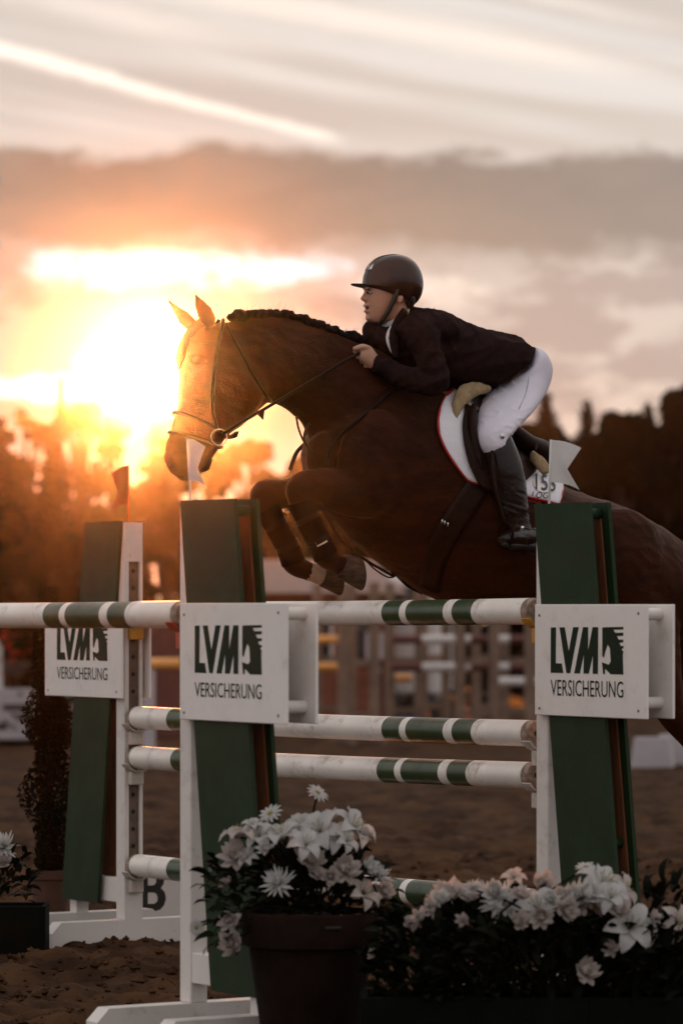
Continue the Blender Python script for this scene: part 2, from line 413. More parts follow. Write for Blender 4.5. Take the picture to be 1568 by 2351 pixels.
mat('plywood', (0.20, 0.060, 0.018), 0.8, 0.3, 6, bump=0.2, stretch=(6, 6, 1))
def make_wing(name, origin, out, label, board_z, logo_box, text_box, flip_text, cups, top=1.83, board_w=0.715, track=False, panel_w=0.355, lean=0.21, trim=0.0, b_in=-0.004, D=0.034):
    """jump standard: post, twin leaning green panels, twin sponsor boards, tubes, feet"""
    M = frame(origin, out)
    root = empty(name, origin)
    M0 = Matrix.Translation(-Vector(origin)) @ M
    tag(root, label, 'jump standard', 'standards of the green and white oxer')
    def part(nm, mb, m, parent=root, **k): return mb.build(nm, m, parent, **k)
    if track:    # channel with key-hole strip on the face the poles hang from
        mb = MB().box(0.018, 0.078, -D, D, 0.10, top, M=M0, bev=0.004)
        mb.box(0.0, 0.018, -D, -0.024, 0.10, top, M=M0); mb.box(0.0, 0.018, 0.030, D, 0.10, top, M=M0)
        mb.box(0.0, 0.018, -0.024, 0.030, top - 0.17, top, M=M0); mb.box(0.0, 0.018, -0.024, 0.030, 0.10, 0.22, M=M0)
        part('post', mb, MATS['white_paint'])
        st = part('track_strip', MB().box(0.010, 0.017, -0.022, 0.028, 0.222, top - 0.172, M=M0), MATS['track_metal'])
        z = 0.27
        hole = None
        while z < top - 0.2:
            hb = MB()
            ang = [2 * math.pi * k / 10 for k in range(10)]
            vs = [M0 @ Vector((0.0088, 0.003 + 0.010 * math.cos(a), z + 0.010 * math.sin(a))) for a in ang] + [M0 @ Vector((0.0098, 0.003 + 0.010 * math.cos(a), z + 0.010 * math.sin(a))) for a in ang]
            hb.add(vs, [tuple(range(10))] + [(k, (k + 1) % 10, 10 + (k + 1) % 10, 10 + k) for k in range(10)])
            part('hole', hb, MATS['hole_black'], st)
            z += 0.075
    else:
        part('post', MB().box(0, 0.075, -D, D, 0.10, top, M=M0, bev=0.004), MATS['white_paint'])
    for s in (-1, 1):
        y0, y1 = (s * (D + 0.001), s * (D + 0.016))
        poly = [(trim, top + 0.006), (trim + panel_w, top + 0.006), (trim + panel_w + lean, 0.16), (trim + lean, 0.16)]
        part('green_panel', MB().prism(poly, y0, y1, M=M0), MATS['wing_green'])
        if s == 1:      # bare plywood lining on the inside of the rear panel
            ins = [(p[0] + (0.03 if k in (0, 3) else -0.035), p[1] + (-0.05 if k < 2 else 0.05)) for k, p in enumerate(poly)]
            part('plywood_lining', MB().prism(ins, D - 0.007, D - 0.001, M=M0), MATS['plywood'])
    for z in (top - 0.035, 0.62):
        mb = MB(); x = trim + panel_w - 0.05 + lean * (top - z) / top
        mb.tube([M0 @ Vector((x, -D, z)), M0 @ Vector((x, D, z))], 0.02, 12)
        part('spacer_tube', mb, MATS['wing_green'], smooth=True)
    b0, b1 = board_z
    for s in (-1, 1):
        y0, y1 = (s * (D + 0.0175), s * (D + 0.029))
        bd = part('sponsor_board', MB().box(b_in, board_w, min(y0, y1), max(y0, y1), b0, b1, M=M0, bev=0.0025), MATS['board_white'])
        if s == -1:
            yy = -(D + 0.029)
            # print: letters a hair proud of the board. u runs left to right as seen
            def bx(u): return (u if out > 0 else 1 - u) * (board_w - b_in) + b_in
            lx0, lx1, lz1, lz0 = logo_box; tx0, tx1, tz1, tz0 = text_box
            for nm, poly in (('letter', LOGO_L), ('letter', LOGO_V), ('letter', LOGO_M), ('horse_emblem', LOGO_H)):
                pp = [(bx(lx0 + (p[0] - 247) / 523 * (lx1 - lx0)), b0 + (b1 - b0) * (lz1 - (p[1] - 345) / 347 * (lz1 - lz0))) for p in poly]
                part(nm, MB().prism(pp, yy - 0.0012, yy - 0.0002, M=M0), MATS['logo_green'], bd)
            me = text_mesh('lettering', 'VERSICHERUNG', 1.0, 0.0)
            co = np.array([v.co[:] for v in me.vertices]); mn, mxv = co.min(0), co.max(0)
            for v in me.vertices:
                u = tx0 + (v.co.x - mn[0]) / (mxv[0] - mn[0]) * (tx1 - tx0)
                q = tz0 + (v.co.y - mn[1]) / (mxv[1] - mn[1]) * (tz1 - tz0)
                v.co = M0 @ Vector((bx(u), yy - 0.0012, b0 + (b1 - b0) * q))
            link('lettering', me, bd, MATS['logo_green'])
            for (u, q) in ((0.045, 0.06), (0.045, 0.90), (0.93, 0.07), (0.93, 0.92)):
                c = Vector((bx(u), yy, b0 + (b1 - b0) * q)); ang = [2 * math.pi * k / 8 for k in range(8)]
                vs = [M0 @ (c + Vector((0.005 * math.cos(a), -0.0015, 0.005 * math.sin(a)))) for a in ang] + [M0 @ (c + Vector((0.005 * math.cos(a), 0.001, 0.005 * math.sin(a)))) for a in ang]
                part('screw', MB().add(vs, [tuple(range(8))] + [(k, (k + 1) % 8, 8 + (k + 1) % 8, 8 + k) for k in range(8)]), MATS['screw'], bd)
    for z in (b0 + 0.055, b1 - 0.035):
        mb = MB().tube([M0 @ Vector((board_w - 0.075, -D - 0.0175, z)), M0 @ Vector((board_w - 0.075, D + 0.0175, z))], 0.022, 14)
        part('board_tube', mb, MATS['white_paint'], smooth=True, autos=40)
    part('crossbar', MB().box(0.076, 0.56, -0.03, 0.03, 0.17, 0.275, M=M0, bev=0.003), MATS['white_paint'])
    for x0 in (0.0, 0.46):
        x1 = x0 + 0.08
        poly = [(-0.40, 0.0), (0.40, 0.0), (0.40, 0.055), (0.355, 0.10), (-0.355, 0.10), (-0.40, 0.055)]
        vs = [M0 @ Vector((x, p[0], p[1] - 0.02 if p[1] == 0 else p[1])) for x in (x0, x1) for p in poly]
        fs = [tuple(range(6)), tuple(range(11, 5, -1))] + [(i, (i + 1) % 6, 6 + (i + 1) % 6, 6 + i) for i in range(6)]
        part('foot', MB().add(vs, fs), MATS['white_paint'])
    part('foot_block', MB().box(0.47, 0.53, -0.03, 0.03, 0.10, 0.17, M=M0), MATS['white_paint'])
    for z, m in cups:       # cup: bracket on the post and a shallow curved lip under the pole
        mb = MB(); r = 0.055
        arc = [R(a) for a in range(205, 340, 15)]
        x0, x1 = -0.055, -0.001
        vs = [M0 @ Vector((x, rr * math.cos(a) * 1.1, z + rr * math.sin(a))) for x in (x0, x1) for rr in (r, r + 0.007) for a in arc]
        n = len(arc); fs = []
        for k in range(n - 1):
            fs += [(k, k + 1, n + k + 1, n + k), (2 * n + k, 3 * n + k, 3 * n + k + 1, 2 * n + k + 1), (k, 2 * n + k, 2 * n + k + 1, k + 1), (n + k, n + k + 1, 3 * n + k + 1, 3 * n + k)]
        fs += [(0, n, 3 * n, 2 * n), (n - 1, 3 * n - 1, 4 * n - 1, 2 * n - 1)]
        mb.add(vs, fs); mb.box(-0.035, -0.002, -0.032, 0.032, z - r - 0.062, z - r - 0.004, M=M0, bev=0.004)
        part('pole_cup', mb, MATS[m], smooth=False)
    return root, M

S2 = Vector((0.741, 14.0, 0)); S1 = Vector((-0.530, 13.2, 0)); SB = Vector((-0.905, 16.62, 0))
LOGO_BOX = (0.135, 0.745, 0.80, 0.395); TEXT_BOX = (0.135, 0.745, 0.325, 0.20)
wing_r, M_r = make_wing('jump_standard', S2, 1, 'green and white jump standard on the right, below the rider, with sponsor board', (1.07, 1.474), (0.15, 0.80, 0.80, 0.385), (0.15, 0.80, 0.325, 0.18), 1,
                        [(1.447, 'cup_yellow'), (0.996, 'cup_white'), (0.842, 'cup_white'), (0.375, 'cup_white')], top=1.835, b_in=0.033, trim=0.01, panel_w=0.34)
wing_m, M_m = make_wing('jump_standard', S1, 1, 'green and white jump standard behind the terracotta flower pot', (1.078, 1.478), (0.15, 0.78, 0.815, 0.405), (0.15, 0.78, 0.325, 0.20), 1,
                        [(1.437, 'cup_red')], top=1.825, b_in=0.05, board_w=0.755, trim=0.03, panel_w=0.365)
wing_b, M_b = make_wing('jump_standard', SB, -1, 'farther jump standard at left with slotted pole track and red flag on top', (1.065, 1.47), (0.165, 0.82, 0.80, 0.40), (0.165, 0.82, 0.325, 0.19), 1,
                        [(1.438, 'cup_yellow'), (0.980, 'cup_white'), (0.806, 'cup_white'), (0.336, 'cup_white')], top=1.832, track=True, trim=0.01, panel_w=0.33, b_in=-0.028, board_w=0.69, D=0.045)

# poles -----------------------------------------------------------------
BANDS = [(0.36, 0.49), (0.55, 0.81), (0.855, 0.98)]
def make_pole(a, b, label, r=0.049, shift=0.0, seed=0):
    a, b = Vector(a), Vector(b); L = (b - a).length; d = (b - a) / L
    base = (a + b) / 2
    cuts = {0.0, 0.012, L - 0.012, L, 0.034, L - 0.034}
    for s, e in BANDS:
        for q in (s + shift, e + shift, L - s - shift, L - e - shift): cuts.add(q)
    for k in range(1, 12): cuts.add(L * k / 12)
    cuts = sorted(cuts); rn = random.Random(seed)
    seg = 40; up = Vector((0, 0, 1)); sd = d.cross(up).normalized(); up = sd.cross(d)
    vs, fs, mi = [], [], []
    for t in cuts:
        rr = r - (0.005 if t in (0.0, L) else 0) ; sag = -0.006 * math.sin(math.pi * t / L)
        c = a + d * t - base + Vector((0, 0, sag))
        for k in range(seg):
            an = 2 * math.pi * k / seg; vs.append(c + (up * math.cos(an) + sd * math.sin(an)) * rr)
    for i in range(len(cuts) - 1):
        mid = (cuts[i] + cuts[i + 1]) / 2
        g = any(s + shift < q < e + shift for s, e in BANDS for q in (mid, L - mid))
        for k in range(seg):
            p, q = i * seg + k, i * seg + (k + 1) % seg
            fs.append((p, q, q + seg, p + seg)); mi.append(1 if g else (2 if (mid < .034 or mid > L - .034) else 0))
    n0 = len(vs)
    for i, t in ((0, 0.0), (len(cuts) - 1, L)):
        ring = [i * seg + k for k in range(seg)]; inner = []
        for k in range(seg):
            c = a + d * t - base; inner.append(len(vs)); vs.append(c + (Vector(vs[ring[k]]) - c) * 0.25)
        for k in range(seg):
            fs.append((ring[k], ring[(k + 1) % seg], inner[(k + 1) % seg], inner[k])); mi.append(2)
        fs.append(tuple(inner)); mi.append(3)
    me = mesh('jump_pole', vs, fs, True)
    o = link('jump_pole', me, None, [MATS['pole_white'], MATS['pole_green'], MATS['pole_end'], MATS['hole_black']]); o.location = base
    me.polygons.foreach_set('material_index', mi)
    bm = bmesh.new(); bm.from_mesh(me); bmesh.ops.recalc_face_normals(bm, faces=bm.faces); bm.to_mesh(me); bm.free()
    me.set_sharp_from_angle(angle=R(50))
    tag(o, label, 'jump pole', 'striped poles of the oxer'); return o
mat('pole_end', (0.34, 0.26, 0.20), 0.8, 0.4, 30, col2=(0.16, 0.11, 0.08), bump=0.4, bscale=60)
def on(S, out, x, z): return frame(S, out) @ Vector((x, 0, z))
for zr, zl, lab, sh in ((1.449, 1.440, 'top white pole with green bands between the right and far left standards', 0.0),
                        (0.998, 0.982, 'second pole from the top on the right standard, white with green bands', 0.0),
                        (0.844, 0.808, 'third pole down on the right standard, white with green bands', 0.035),
                        (0.377, 0.338, 'lowest white and green pole, behind the flowers near the ground', 0.0)):
    make_pole(on(SB, -1, -0.012, zl), on(S2, 1, -0.045, zr), lab, shift=sh, seed=int(zr * 100))
make_pole(on(S1, 1, -0.012, 1.439), on(S1, 1, -0.012, 1.437) - PD * 3.05, 'nearest white pole with green bands leaving the frame at left edge', r=0.0475, seed=5)

# flags -----------------------------------------------------------------
def make_flag(base, top_h, cloth, m, label, lean=(0, 0), d=(0.6, 0.2)):
    root = empty('flag', base); tag(root, label, 'flag', 'flags on the standards')
    tipv = Vector((lean[0], lean[1], top_h))
    MB().tube([(0, 0, -0.03), tipv], 0.0048, 8).build('flag_pole', MATS[m], root, smooth=True)
    h0, h1, wd, notch = cloth; dv = Vector((d[0], d[1], 0)).normalized(); nv = Vector((-dv.y, dv.x, 0))
    vs, fs, N, Mn = [], [], 9, 7
    for j in range(Mn):
        q = j / (Mn - 1)
        for i in range(N):
            t = i / (N - 1); lim = 1 - notch * (1 - abs(2 * q - 1))
            p = tipv * ((h0 + (h1 - h0) * q) / top_h) + dv * (wd * t * lim) + nv * (0.012 * math.sin(t * 4 + q * 2) * t) + Vector((0, 0, -0.03 * t * t))
            vs += [p + nv * 0.0012, p - nv * 0.0012]
    for j in range(Mn - 1):
        for i in range(N - 1):
            a = 2 * (j * N + i); b = a + 2; c = a + 2 * N; e = c + 2
            fs += [(a, b, e, c), (a + 1, c + 1, e + 1, b + 1)]
    link('flag_cloth', mesh('flag_cloth', vs, fs, True), root, MATS[m])
make_flag(on(S1, 1, 0.02, 1.832), 0.215, (0.07, 0.214, 0.105, 0.38), 'flag_white', 'small white swallowtail flag in front of the horse muzzle', (-0.012, 0), (0.5, -0.62))
make_flag(on(S2, 1, 0.034, 1.842), 0.236, (0.08, 0.234, 0.115, 0.42), 'flag_white', 'small white swallowtail flag beside the rider boot', (0.008, 0), (0.78, -0.25))
make_flag(on(SB, -1, 0.05, 1.838), 0.245, (0.075, 0.243, 0.115, 0.3), 'flag_red', 'small red swallowtail flag on the far left standard', (0.0, 0), (-0.6, 0.60))
# ------------------------------------------------------------------ trees along the far edge of the ground
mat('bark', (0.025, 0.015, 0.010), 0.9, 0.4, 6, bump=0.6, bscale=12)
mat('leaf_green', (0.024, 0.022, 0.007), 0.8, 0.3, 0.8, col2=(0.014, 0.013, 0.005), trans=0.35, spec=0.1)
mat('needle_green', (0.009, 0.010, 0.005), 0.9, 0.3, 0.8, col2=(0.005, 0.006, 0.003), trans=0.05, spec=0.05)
def leaf_cloud(pts, size, seed, flat=0.0):
    r = np.random.default_rng(seed); n = len(pts); pts = np.asarray(pts, float)
    d1 = r.normal(size=(n, 3)); d1[:, 2] *= (1 - flat); d1 /= np.linalg.norm(d1, axis=1)[:, None]
    d2 = np.cross(d1, r.normal(size=(n, 3))); d2 /= np.linalg.norm(d2, axis=1)[:, None]
    s = size * (0.6 + 0.8 * r.random((n, 1)))
    v = np.stack([pts + d1 * s, pts + d2 * s * .6, pts - d1 * s, pts - d2 * s * .6], 1).reshape(-1, 3)
    f = np.arange(4 * n).reshape(n, 4)
    return v, f
def deciduous(name, loc, hgt, rad, seed, label, dens=1.0, group='trees left of the horse', low=.36, col='leaf_green'):
    r = random.Random(seed); root = empty(name, loc); tag(root, label, 'tree', group)
    mb = MB(); th = hgt * 0.45
    mb.tube([(0, 0, -.3), (r.uniform(-.1, .1), 0, th * .5), (r.uniform(-.2, .2), 0, th), (0, 0, hgt * .8)], [hgt * .035, hgt * .028, hgt * .022, hgt * .006], 8)
    clumps = []
    for i in range(16 if low > .2 else 26):
        a = r.uniform(0, 6.28); z = hgt * r.uniform(low, .97); k = math.sin(math.pi * min(1, max(.08, (z / hgt - .25) / .78))) ** .7 if low > .2 else 1 - .5 * (z / hgt) ** 2
        d = rad * k * r.uniform(.35, .95); p = Vector((math.cos(a) * d, math.sin(a) * d, z))
        mb.tube([(0, 0, z * .62), p * .55 + Vector((0, 0, z * .36)), p], [hgt * .012, hgt * .008, hgt * .003], 5)
        clumps.append((p, rad * r.uniform(.26, .45)))
    mb.build('trunk', MATS['bark'], root, smooth=True)
    pts = []; g = np.random.default_rng(seed)
    for p, s in clumps:
        k = int(260 * dens); q = g.normal(size=(k, 3)); q /= np.linalg.norm(q, axis=1)[:, None]
        q *= (g.random((k, 1)) ** .45) * s * np.array([1.1, 1.1, .8]); pts.append(q + np.array(p))
    v, f = leaf_cloud(np.vstack(pts), 0.12, seed)
    link('crown', mesh('crown', v, f), root, MATS[col])
def conifer(name, loc, hgt, rad, seed, label, group='conifers right of the rider', col='needle_green'):
    r = random.Random(seed); root = empty(name, loc); tag(root, label, 'tree', group)
    mb = MB().tube([(0, 0, -.3), (0, 0, hgt * .5), (0, 0, hgt * .98)], [hgt * .028, hgt * .018, hgt * .003], 8)
    pts = []; szs = []; g = np.random.default_rng(seed); nb = int(hgt * 85)
    for i in range(nb):
        t = (i + r.random()) / nb; z = hgt * (.04 + .95 * t); a = i * 2.4 + r.uniform(-.5, .5)
        L = (rad * 1.45 * (1 - t) ** .8 + .03) * r.uniform(.45, 1.2) * (1 + .25 * math.sin(a * 2 + seed))
        tip = Vector((math.cos(a) * L, math.sin(a) * L, z - L * r.uniform(.05, .45)))
        if i % 4 == 0: mb.tube([(0, 0, z), tip], [.02, .006], 4, caps=False)
        k = int(12 + 40 * L); tt = g.random(k) ** .7
        szs.append(np.full((k, 1), .035 + .115 * (1 - t)))
        pts.append(np.outer(tt, np.array(tip - Vector((0, 0, z)))) + np.array([0, 0, z]) + g.normal(size=(k, 3)) * (.03 + .07 * L))
    mb.build('trunk', MATS['bark'], root, smooth=True)
    v, f = leaf_cloud(np.vstack(pts), np.vstack(szs), seed + 5, .4)
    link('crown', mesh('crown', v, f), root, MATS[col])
def tree_at(px, top_py, Y, kind, radpx, seed, label, **k):
    Y *= 0.72; top = P(px, top_py, Y); loc = Vector((top.x, Y, 0)); rad = radpx / FPX * Y
    (deciduous if kind == 'd' else conifer)('leafy_tree' if kind == 'd' else 'conifer', loc, top.z, rad, seed, label, **k)
ORD = ['first', 'second', 'third', 'fourth', 'fifth', 'sixth', 'seventh', 'eighth', 'ninth', 'tenth', 'eleventh', 'twelfth']
left = [(-40, 940, 84, 110, .22), (62, 945, 92, 90, .15), (185, 925, 96, 95, .15), (285, 945, 88, 85, .28), (372, 965, 98, 90, .3), (470, 1030, 105, 90, .6), (570, 1010, 100, 85, .6), (668, 965, 92, 80, .8), (770, 955, 96, 85, .9)]
for i, (px, py, Y, rp, dn) in enumerate(left):
    tree_at(px, py, Y, 'd', rp, 20 + i, f'hazy leafy tree in orange light, {ORD[i]} from the left edge', dens=dn)
low = [(45, 1235, 66, 90), (235, 1190, 70, 80), (318, 1110, 74, 90), (440, 1200, 76, 70), (540, 1190, 78, 80), (640, 1180, 72, 80)]
for i, (px, py, Y, rp) in enumerate(low):
    tree_at(px, py, Y, 'd', rp, 60 + i, f'low dark bushy tree under the hazy trees, {ORD[i]} from left', dens=1.8, group='low bushy trees at left', low=.04)
tree_at(122, 1015, 56, 'c', 70, 81, 'dark pointed conifer left of the far left standard', group='conifers at left')
tree_at(0, 1010, 58, 'c', 85, 82, 'dark conifer cut by the left frame edge', group='conifers at left')
right = [(1180, 960, 88, 75), (1252, 898, 92, 72), (1300, 955, 86, 60), (1346, 918, 94, 58), (1392, 955, 88, 60), (1440, 962, 84, 62), (1486, 925, 92, 66), (1532, 902, 86, 70), (1590, 890, 90, 80)]
for i, (px, py, Y, rp) in enumerate(right):
    if i in (1, 3, 6): tree_at(px, py, Y, 'c', rp, 100 + i, f'dark pointed conifer behind the rider, {ORD[(1, 3, 6).index(i)]} from the left', group='conifers right of the rider')
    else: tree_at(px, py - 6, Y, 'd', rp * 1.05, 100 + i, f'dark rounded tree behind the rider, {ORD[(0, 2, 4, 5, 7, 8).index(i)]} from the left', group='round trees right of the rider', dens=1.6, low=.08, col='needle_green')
low = [(1100, 1040, 80, 110), (1222, 985, 82, 100), (1330, 1000, 80, 95), (1425, 985, 78, 90), (1545, 935, 80, 110), (900, 1120, 90, 110), (1000, 1090, 86, 110), (770, 1150, 84, 100), (1640, 1060, 78, 110)]
for i, (px, py, Y, rp) in enumerate(low):
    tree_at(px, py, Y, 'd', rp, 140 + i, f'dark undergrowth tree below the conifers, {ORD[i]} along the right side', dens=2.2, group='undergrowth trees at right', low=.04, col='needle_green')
# thin mast above the left trees
root = empty('mast', P(140, 1390, 50) - Vector((0, 0, EYE))); tag(root, 'thin tall mast rising above the hazy left trees', 'mast')
MB().tube([(0, 0, -.2), (0, 0, 4.45)], [.07, .035], 8).build('pole', MATS['bark'], root, smooth=True)
MB().box(-.06, .06, -.06, .06, 3.7, 4.1, bev=.02).build('lamp_head', MATS['bark'], root)

# ------------------------------------------------------------------ haze: warm dusty evening air over the whole ground
hz = MB().box(-185, 185, -38, 300, -1.2, 5.6).build('haze', None); hz['kind'] = 'stuff'
tag(hz, 'warm evening dust haze filling the air', 'haze', kind='stuff')
hm_ = bpy.data.materials.new('haze'); hm_.use_nodes = True; t = hm_.node_tree; t.nodes.clear()
pv = t.nodes.new('ShaderNodeVolumePrincipled'); ho = t.nodes.new('ShaderNodeOutputMaterial'); t.links.new(pv.outputs[0], ho.inputs['Volume'])
pv.inputs['Color'].default_value = (1.0, 0.93, 0.86, 1); pv.inputs['Density'].default_value = 0.00018; pv.inputs['Anisotropy'].default_value = 0.992
hz.data.materials.append(hm_)
# ------------------------------------------------------------------ horse
HY = R(25)
HF = Vector((-math.cos(HY), -math.sin(HY), 0))       # forwards
HR = Vector((-math.sin(HY), math.cos(HY), 0))        # its right side, away from the camera
HO = Vector((0.0, 15.25, 0.0))
HBASE = Vector((0.55, 15.5, 0.0))
def H(px, py, w=0.0):
    """point on the plane w metres right of the horse's middle, in the direction (px, py)"""
    k = (px - CX) / FPX
    o = HO + HR * w
    u = (k * o.y - o.x) / (HF.x - k * HF.y)
    p = o + HF * u
    p.z = EYE - (py - CY) / FPX * p.y
    return p - HBASE
def mirror(p):
    """the same point on the other flank"""
    q = p + HBASE - HO; d = q.dot(HR); return p - HR * (2 * d)
def pair_rings(rows, seg=28, sq=1.0):
    """rows: (top px, bottom px, half width, w). Elliptic sections standing across the body"""
    out = []
    for T, B, hw, *w in rows:
        w = w[0] if w else 0.0
        t, b = H(*T, w), H(*B, w); c = (t + b) / 2; v = (t - b) / 2
        ring = []
        for k in range(seg):
            a = 2 * math.pi * k / seg; ca, sa = math.cos(a), math.sin(a)
            ring.append(c + v * math.copysign(abs(ca) ** sq, ca) + HR * (hw * math.copysign(abs(sa) ** sq, sa)))
        out.append(ring)
    return out
def dense(rows, k=3):
    """interpolate rows smoothly"""
    arr = []
    for r in rows:
        T, B, hw = r[:3]; w = r[3] if len(r) > 3 else 0.0
        arr.append((*T, *B, hw, w))
    arr = np.array(arr, float); n = len(arr); out = []
    q = np.vstack([2 * arr[0] - arr[1], arr, 2 * arr[-1] - arr[-2]])
    for i in range(1, n):
        for j in range(k):
            t = j / k
            v = 0.5 * (2 * q[i] + (q[i + 1] - q[i - 1]) * t + (2 * q[i - 1] - 5 * q[i] + 4 * q[i + 1] - q[i + 2]) * t * t + (3 * q[i] - q[i - 1] - 3 * q[i + 1] + q[i + 2]) * t ** 3)
            out.append(v)
    out.append(arr[-1])
    return [((v[0], v[1]), (v[2], v[3]), max(0.004, v[4]), v[5]) for v in out]
def limb(pts, seg=18):
    """pts: (px, py, w, radius in the side view, radius across)"""
    P3 = [H(p[0], p[1], p[2]) for p in pts]
    arr = np.array([[*q, p[3], p[4]] for q, p in zip(P3, pts)]); n = len(arr); fine = []
    q = np.vstack([2 * arr[0] - arr[1], arr, 2 * arr[-1] - arr[-2]])
    for i in range(1, n):
        for j in range(5):
            t = j / 5
            fine.append(0.5 * (2 * q[i] + (q[i + 1] - q[i - 1]) * t + (2 * q[i - 1] - 5 * q[i] + 4 * q[i + 1] - q[i + 2]) * t * t + (3 * q[i] - q[i - 1] - 3 * q[i + 1] + q[i + 2]) * t ** 3))
    fine.append(arr[-1]); rings = []
    for i, v in enumerate(fine):
        d = Vector(fine[min(i + 1, len(fine) - 1)][:3]) - Vector(fine[max(i - 1, 0)][:3]); d.normalize()
        side = d.cross(HR).normalized(); ac = d.cross(side).normalized()
        rings.append([Vector(v[:3]) + side * (v[3] * math.cos(2 * math.pi * k / seg)) + ac * (v[4] * math.sin(2 * math.pi * k / seg)) for k in range(seg)])
    return rings_loft(rings)
def blob(px, py, w, rx, ry, rz, seg=14):
    """ellipsoid: along the body, across, up"""
    c = H(px, py, w); rings = []
    for i in range(1, seg):
        t = math.pi * i / seg
        rings.append([c + HF * (rx * math.sin(t) * math.cos(a)) + HR * (ry * math.sin(t) * math.sin(a)) + Vector((0, 0, rz * math.cos(t))) for a in [2 * math.pi * k / seg for k in range(seg)]])
    return rings_loft(rings)
def mirrored(vf): return [mirror(v) for v in vf[0]], [tuple(reversed(f)) for f in vf[1]]

TORSO = [((722, 992), (704, 1070), .09), ((750, 950), (728, 1125), .165), ((810, 905), (775, 1200), .215), ((880, 885), (835, 1262), .245),
         ((950, 885), (905, 1315), .265), ((1020, 905), (980, 1366), .28), ((1100, 972), (1060, 1396), .29), ((1180, 1046), (1140, 1404), .29),
         ((1255, 1102), (1225, 1402), .28), ((1330, 1134), (1320, 1412), .275), ((1402, 1156), (1400, 1440), .275), ((1470, 1190), (1470, 1465), .26),
         ((1530, 1226), (1530, 1480), .225), ((1580, 1275), (1575, 1450), .15), ((1600, 1320), (1597, 1400), .07)]
NECK = [((1000, 905), (820, 1190), .15), ((920, 840), (752, 1090), .15), ((838, 790), (712, 1003), .128), ((762, 762), (688, 966), .105),
        ((692, 738), (655, 938), .09), ((628, 725), (630, 925), .080), ((570, 727), (606, 921), .074), ((522, 738), (575, 905), .066)]
HEAD = [((516, 738), (606, 892), .066), ((470, 748), (628, 915), .080), ((438, 776), (606, 928), .098), ((421, 812), (588, 946), .106),
        ((415, 858), (562, 969), .095), ((412, 905), (536, 990), .078), ((401, 955), (518, 1008), .066), ((393, 992), (505, 1026), .060),
        ((386, 1030), (490, 1048), .058), ((382, 1052), (484, 1064), .059), ((388, 1077), (470, 1076), .054), ((408, 1098), (450, 1090), .040), ((424, 1106), (438, 1103), .02)]
parts = [rings_loft(pair_rings(dense(TORSO), 32)), rings_loft(pair_rings(dense(NECK), 28)), rings_loft(pair_rings(dense(HEAD), 28, 0.9))]
# cheek, brow, nostril, chin, shoulder and haunch muscle
parts += [blob(560, 900, -.066, .085, .03, .085), blob(560, 900, .066, .085, .03, .085),
          blob(447, 822, -.088, .035, .02, .022), blob(447, 822, .088, .035, .02, .022),
          blob(400, 1052, -.046, .02, .014, .024), blob(400, 1052, .046, .02, .014, .024), blob(466, 1070, 0, .030, .03, .026),
          blob(860, 1060, -.19, .16, .07, .21), blob(860, 1060, .19, .16, .07, .21), blob(740, 1050, -.09, .07, .075, .1), blob(740, 1050, .09, .07, .075, .1),
          blob(1420, 1290, -.18, .22, .12, .22), blob(1420, 1290, .18, .22, .12, .22)]
def ear(base, tip, w, wid, tipw):
    b, t = H(*base, w), H(*tip, tipw); ax = (t - b).normalized(); sd = ax.cross(HR).normalized()
    rings = []
    for q, wd, th in ((-.15, .75, 1.1), (0, .85, 1.1), (.15, 1.0, 1), (.35, 1.02, .85), (.55, .82, .65), (.75, .5, .45), (.9, .22, .3), (1, .05, .12)):
        c = b + (t - b) * q
        rings.append([c + sd * (wid * wd * math.cos(a)) + HR * (0.017 * th * math.sin(a)) for a in [2 * math.pi * k / 14 for k in range(14)]])
    return rings_loft(rings)
parts += [ear((481, 738), (441.5, 664), -.05, .035, -.06), ear((449, 758), (379, 679), .05, .030, .07)]
FORE_N = [(880, 1120, -.15, .13, .07), (800, 1130, -.17, .098, .075), (735, 1116, -.17, .068, .062), (690, 1119, -.165, .063, .056), (690, 1148, -.16, .050, .048),
          (706, 1190, -.16, .044, .040), (730, 1240, -.155, .042, .038), (748, 1276, -.155, .047, .043), (768, 1294, -.15, .038, .036), (790, 1302, -.15, .042, .042), (808, 1310, -.15, .035, .035)]
FORE_F = [(800, 1110, .15, .12, .07), (715, 1128, .16, .085, .07), (650, 1134, .165, .060, .055), (608, 1136, .165, .062, .055), (612, 1165, .165, .050, .046),
          (632, 1205, .165, .041, .038), (660, 1256, .165, .041, .037), (674, 1292, .165, .046, .042), (700, 1308, .165, .036, .034), (728, 1318, .165, .038, .036), (748, 1326, .165, .036, .034)]
HIND_N = [(1440, 1330, -.13, .21, .12), (1470, 1450, -.16, .18, .11), (1500, 1540, -.17, .135, .09), (1532, 1612, -.17, .085, .066), (1590, 1692, -.165, .058, .05), (1624, 1738, -.16, .062, .05),
          (1655, 1800, -.16, .044, .04), (1685, 1880, -.155, .040, .037), (1700, 1930, -.155, .048, .043), (1725, 1965, -.155, .038, .036), (1745, 1995, -.15, .042, .042), (1760, 2015, -.15, .03, .03)]
HIND_F = [(1450, 1320, .12, .20, .11), (1500, 1430, .15, .17, .11), (1545, 1520, .17, .12, .09), (1590, 1590, .17, .08, .066), (1650, 1660, .165, .058, .05), (1690, 1700, .16, .060, .05),
          (1735, 1760, .16, .044, .04), (1775, 1835, .155, .040, .037), (1795, 1880, .155, .048, .043), (1820, 1915, .155, .038, .036), (1840, 1945, .15, .042, .042), (1852, 1965, .15, .03, .03)]
parts += [limb(FORE_N), limb(FORE_F), limb(HIND_N), limb(HIND_F)]

